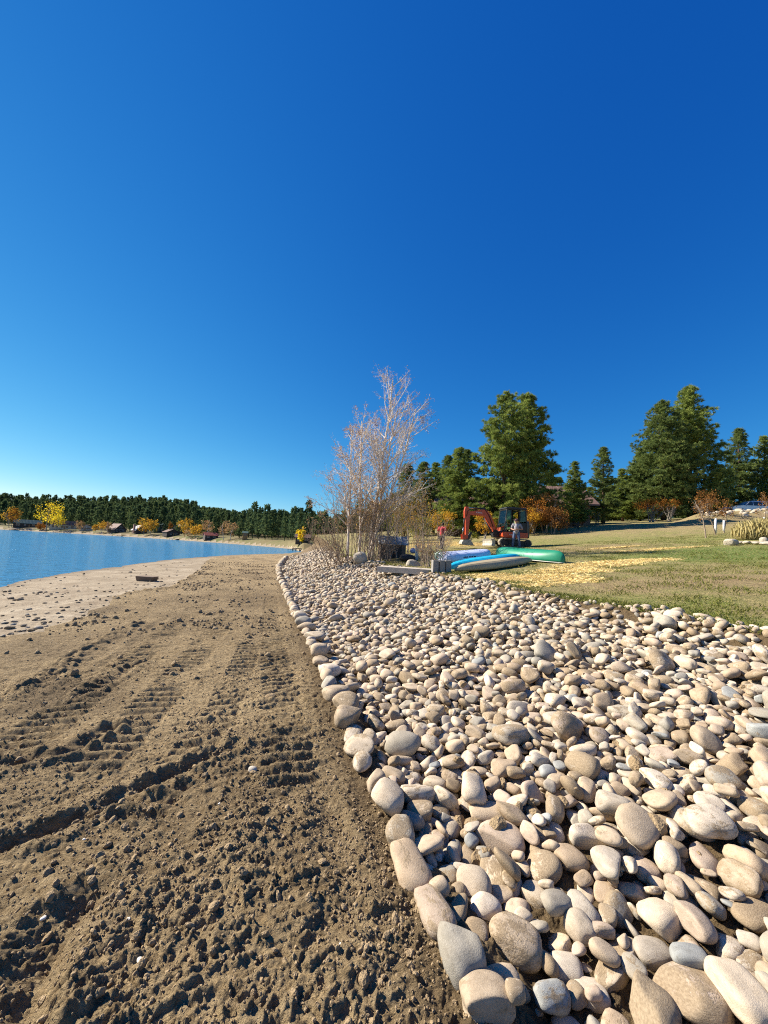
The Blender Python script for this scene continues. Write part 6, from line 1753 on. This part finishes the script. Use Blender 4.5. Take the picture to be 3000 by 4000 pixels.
# ------------------------------------------------------------------ cars on the upper road, rubble bank, edging rocks
def suv(loc, rz, label, m):
    t = empty('parked_car', loc, rz); tag(t, label, 'car', 'cars parked above the rubble bank')
    low = [(-2.35, 0.42), (-2.35, 0.95), (-2.25, 1.05), (1.05, 1.08), (2.15, 0.98), (2.38, 0.82), (2.40, 0.42)]
    bd = Acc(); bd.prism(low, -0.92, 0.92); body = bd.obj('body', M[m], t, bevel=0.06)
    cbn = Acc()
    rings = []
    for z, k, x0, x1 in ((1.05, 0.90, -2.22, 1.15), (1.40, 0.84, -2.12, 0.72), (1.70, 0.76, -1.98, 0.30), (1.78, 0.70, -1.85, 0.10)):
        rings.append([(x1, -k, z), (x1, k, z), (x0, k, z), (x0, -k, z)])
    cbn.loft(rings); cbn.obj('cabin', M[m], t, bevel=0.03)
    for s in (-1, 1):
        def side(nm, xa, xb, xc, xd):
            pts = [(xa, s * 0.888, 1.12), (xb, s * 0.888, 1.12), (xc, s * 0.775, 1.66), (xd, s * 0.775, 1.66)]
            Acc().loft([pts, [(p[0], p[1] + s * 0.015, p[2]) for p in pts]]).obj(nm, M['window_glass'], t)
        side('side_window', 0.95, 0.10, 0.10, 0.34); side('side_window', 0.02, -0.95, -0.95, 0.02); side('side_window', -1.04, -2.05, -1.92, -1.04)
        Acc().cyl((0.0, s * 0.66, 1.82), (-1.7, s * 0.66, 1.82), 0.022, None, 6).obj('roof_rail', M['black_plastic'], t)
        for x in (1.45, -1.45):
            w = Acc().cyl((x, s * 0.72, 0.36), (x, s * 0.95, 0.36), 0.36, None, 20).obj('wheel', M['rubber'], t); Acc().cyl((x, s * 0.94, 0.36), (x, s * 0.965, 0.36), 0.22, None, 14).obj('rim', M['chrome'], w)
        Acc().box((2.38, s * 0.70, 0.80), (0.08, 0.32, 0.14)).obj('headlight', M['headlight'], t, bevel=0.02)
        Acc().box((-2.36, s * 0.78, 0.90), (0.05, 0.16, 0.3)).obj('tail_light', M['red_roof'], t)
        Acc().box((0.85, s * 1.0, 1.12), (0.12, 0.2, 0.14)).obj('mirror', M[m], t, bevel=0.02)
    pts = [(1.14, -0.80, 1.12), (1.14, 0.80, 1.12), (0.40, 0.70, 1.66), (0.40, -0.70, 1.66)]
    Acc().loft([[(p[0] + 0.05, p[1], p[2]) for p in pts], [(p[0] + 0.065, p[1], p[2]) for p in pts]]).obj('windscreen', M['window_glass'], t)
    Acc().box((2.40, 0, 0.62), (0.05, 1.2, 0.16)).obj('grille', M['black_plastic'], t)
    return t
def on_ray(px, py, Y):
    d = ray(px, py); return Vector((d.x / d.y * Y, Y, CAM_Z + d.z / d.y * Y))
c1 = on_ray(2925, 2012, 49.5); c2 = on_ray(3046, 2006, 50)
suv(c1, R(172), 'silver white car with dark windows parked above the rubble bank, wholly in view', 'car_silver')
suv(c2, R(176), 'second pale car cut by the right edge of the picture above the rubble bank', 'white_paint')
# the road embankment the cars stand on
acc = Acc(); rows = []
for px in np.linspace(2560, 3500, 40):
    row = []
    k = float(sstep(2580, 2760, px))
    for (Y, dy) in ((36.5, -1), (39.5, 0.35), (43, 0.8), (46.5, 1.0), (58, 1.0), (75, 0.9)):
        g = gp(px, Y); topz = on_ray(px, 2012 - 0.05 * (px - 2925), 49).z
        z = g.z - 0.3 if dy < 0 else g.z + (max(0.02, topz - g.z)) * dy * k - (1 - k) * 0.1
        row.append((g.x, g.y, z + 0.12 * float(vnoise(np.array([g.x * 0.5]), np.array([g.y * 0.5]), 4)[0])))
    rows.append(row)
acc.loft(rows, False, False); me = acc.mesh('road_embankment', True); vfloat(me, 'green', np.full(len(me.vertices), 0.22))
tag(link_mesh('road_embankment', me, M['lawn']), kind='structure')
R_ = np.array(rows)
rg = np.random.default_rng(19); n = 0
RUB = []
for i in range(150):
    u = rg.uniform(8, 39); v = rg.uniform(0.8, 3.2) if rg.random() < 0.75 else rg.uniform(1.6, 3.1)
    i0, j0 = int(u), int(v); fu, fv = u - i0, v - j0
    if i0 > 38: continue
    p = R_[i0, j0] * (1 - fu) * (1 - fv) + R_[i0 + 1, j0] * fu * (1 - fv) + R_[i0, j0 + 1] * (1 - fu) * fv + R_[i0 + 1, j0 + 1] * fu * fv
    if project(p)[0] > 3040: continue
    RUB.append(p)
rub_me = [mesh_faces('rubble_rock', stone_shape(ICO[3][0], 700 + i), ICO[3][1], True) for i in range(6)]
for m_ in rub_me: m_.materials.append(M['pale_stone'])
RUB.sort(key=lambda p: project(p)[0])
for n, p in enumerate(RUB):
    o = bpy.data.objects.new('rubble_rock', rub_me[n % 6]); COL.objects.link(o)
    s = rg.uniform(0.14, 0.40); o.location = p + np.array([0, 0, s * 0.15]); o.scale = (s, s * rg.uniform(0.6, 0.9), s * rg.uniform(0.4, 0.7)); o.rotation_euler = (rg.normal(0, 0.2), rg.normal(0, 0.2), rg.uniform(0, 6))
    tag(o, 'tan rock in the rubble bank below the parked cars', 'rock', 'rocks of the rubble bank below the cars')
stone_thing('edging_rock', 'squarish pale grey rock alone on the lawn at the left end of the grass bed', gp(2856, 17.0), (0.62, 0.42, 0.34), 621, 'pale_stone', 0.3, 'rocks edging the tall grass', 'rock')
for n, (px, Y, s, lab) in enumerate([(2893, 17.2, 0.34, 'small flat rock second from the left along the tall grass'), (2918, 17.0, 0.46, 'low pale rock third from the left along the tall grass'), (2945, 16.8, 0.40, 'narrow rock fourth from the left along the tall grass'), (2965, 16.6, 0.42, 'flat rock fifth from the left along the tall grass'), (2982, 17.0, 0.42, 'taller round rock close to the right edge, among the tall grass'), (2998, 16.2, 0.55, 'long flat rock cut by the right edge before the tall grass')]):
    stone_thing('edging_rock', lab, gp(px, Y), (s, s * 0.7, s * (0.36 if n != 4 else 0.75)), 622 + n, 'pale_stone', n, 'rocks edging the tall grass', 'rock')

# ------------------------------------------------------------------ beach stones, clods, and soil among the cobbles
rg = np.random.default_rng(27)
bs_me = [mesh_faces('beach_stone', stone_shape(ICO[3][0], 900 + i), ICO[3][1], True) for i in range(8)]
for m_ in bs_me: m_.materials.append(M['stone_o'])
BS = []
tries = 0
while len(BS) < 210 and tries < 6000:
    tries += 1
    px, py = rg.uniform(0, 830), rg.uniform(2190, 2500)
    x, y = hit(px, py)
    a = math.atan2(x, y); r = math.hypot(x, y)
    if r > float(near_shore(np.array([a]))[0]) - 0.3 or x > float(sand_x(np.array([y]))[0]) - 0.1 + (0.8 if rg.random() < 0.15 else 0): continue
    BS.append((x, y))
BS.sort(key=lambda p: math.hypot(*p))
for n, (x, y) in enumerate(BS):
    o = bpy.data.objects.new('beach_stone', bs_me[n % 8]); COL.objects.link(o)
    s = rg.uniform(0.018, 0.05) * (1 + 0.5 * (rg.random() < 0.1)); o.location = (x, y, gz(x, y) + s * 0.22); o.scale = (s * 1.25, s * 0.95, s * 0.6); o.rotation_euler = (rg.normal(0, 0.2), rg.normal(0, 0.2), rg.uniform(0, 6))
    c = np.array(STONE_COLS[rg.integers(len(STONE_COLS))][0]) * rg.uniform(0.35, 0.8); o.color = (*c, rg.uniform(0.4, 0.8))
    tag(o, 'small dull stone half sunk in the pale dry sand by the lake', 'stone', 'stones scattered on the pale beach')
bx_ = hit(573, 2270)
acc = Acc(); rr = []
for z, k in ((0, 0.86), (0.03, 0.9), (0.16, 1.0), (0.20, 1.0)): rr.append([(x * k * 0.36, y * k * 0.17, z) for x, y in ((-1, -1), (1, -1), (1, 1), (-1, 1))])
acc.loft(rr); o = acc.obj('wood_block', M['brown_siding'], bevel=0.012, loc=(bx_[0], bx_[1], gz(*bx_) - 0.01), rz=-0.1); tag(o, 'brown wooden block lying alone on the pale sand', 'block')
WT = [hit(*p) for p in ((490, 3235), (490, 3233), (325, 3310), (165, 3615), (540, 3805), (1330, 3728), (855, 3165), (495, 3630))]
for n, (x, y) in enumerate(WT[2:]):
    s = 0.006 + 0.002 * (n % 3)
    o = bpy.data.objects.new('white_pebble', bs_me[n % 8]); COL.objects.link(o); o.location = (x, y, gz(x, y) + 0.022); o.scale = (s * 1.4, s, s * 0.6); o.rotation_euler = (0.2, 0.1, n); o.color = (0.75, 0.74, 0.70, 0.1)
    tag(o, f"tiny white pebble on the brown mud, {ordinal(n + 1)} of six from the left ruts", 'pebble', 'white pebbles on the mud')
rb = hit(985, 3022); o = bpy.data.objects.new('beach_stone', bs_me[2]); COL.objects.link(o); o.location = (*rb, gz(*rb) + 0.02); o.scale = (0.03, 0.026, 0.022); o.color = (0.5, 0.46, 0.4, 0.3); tag(o, 'single round grey pebble on the mud left of the border cobbles', 'stone')

def clods(n, pts, smin, smax, seed, name, label, lift=0.2, m='mud_clod', lv=2):
    rg = np.random.default_rng(seed); acc = Acc()
    shp = []
    for i in range(12):
        V = ICO[lv][0]; shp.append(V * (1 + 0.30 * snoise3(V * 1.5, seed + i, 9, 4)[:, None] + 0.15 * snoise3(V * 4, seed + 50 + i, 9, 6)[:, None]))
    for i in range(len(pts)):
        s = smin * (smax / smin) ** (rg.random() ** 2.2)
        q = Quaternion(unit(rg.normal(size=4)))
        acc.add((shp[rg.integers(12)] * np.array([1, rg.uniform(0.6, 1), rg.uniform(0.45, 0.8)]) * s) @ np.array(q.to_matrix()).T + np.array([pts[i][0], pts[i][1], pts[i][2] + s * lift]), ICO[lv][1])
    tag(acc.obj(name, M[m], None, False), label, 'soil', kind='stuff')
N = 16000
a = np.radians(rg.uniform(-62, 22, N)); r = 1.2 * np.exp(rg.random(N) ** 0.9 * math.log(16))
x, y = r * np.sin(a), r * np.cos(a) - 0.6
ok = (y > 0.15) & (x < edge_low(y) - 0.02) & (x > sand_x(y) - 0.4)
dens = sstep(-0.1, 0.35, fbm(x * 0.8, y * 0.8, 123, 3)) * 0.85 + 0.15
near_line = np.zeros_like(x)
for Pl in WINDROW + [RUTS[0][0], RUTS[1][0]]:
    dd, _, _ = seg_dist(x, y, Pl); near_line = np.maximum(near_line, np.exp(-(dd / 0.2) ** 2))
ok &= rg.random(N) < np.maximum(dens * 0.7, near_line)
x, y = x[ok], y[ok]
z = base_z(x, y) + mud_relief(x, y)
clods(len(x), np.column_stack([x, y, z]), 0.005, 0.026, 1300, 'mud_clods', 'crumbled clods of brown soil strewn over the mud flat')
N = 70000
a = np.radians(rg.uniform(-60, 20, N)); r = 1.3 * np.exp(rg.random(N) ** 0.8 * math.log(5))
x, y = r * np.sin(a), r * np.cos(a) - 0.6
ok = (y > 0.15) & (x < edge_low(y) + 0.05) & (x > sand_x(y) - 0.3)
ok &= rg.random(N) < 0.25 + 0.75 * sstep(-0.25, 0.3, fbm(x * 1.1, y * 1.1, 124, 3))
x, y = x[ok], y[ok]
clods(len(x), np.column_stack([x, y, base_z(x, y) + mud_relief(x, y)]), 0.0028, 0.011, 1500, 'mud_crumbs', 'fine brown crumbs of soil lying over the near mud', 0.25, lv=1)
N = 9000
y = rg.uniform(4, 30, N); x = sand_x(y) + (edge_low(y) - sand_x(y)) * rg.random(N)
ok = rg.random(N) < 0.10 + 0.9 * sstep(0.05, 0.4, fbm(x * 0.7, y * 0.45, 126, 3))
x, y = x[ok], y[ok]
clods(len(x), np.column_stack([x, y, base_z(x, y) + mud_relief(x, y)]), 0.012, 0.06, 1600, 'mud_lumps', 'brown soil lumps pushed up on the mud farther along the cobbles', 0.2, lv=2)
rr2 = np.random.default_rng(44)
PS = []
for _ in range(1500):
    yy = 0.6 + 11 * rr2.random() ** 1.4; E, U = float(edge_low(yy)), float(edge_up(yy)); xx = E + 0.3 + (U - E - 0.4) * rr2.random()
    f = float(fbm(np.array([xx * 0.9]), np.array([yy * 0.9]), 222, 2)[0])
    if f < 0.08: continue
    i, j = int((xx - HX0) / HG), int((yy - HY0) / HG)
    PS.append((xx, yy, HM[i, j] - 0.035))
clods(len(PS), PS, 0.02, 0.065, 1400, 'soil_lumps', 'brown soil lumps caught between the cobbles', 0.2)
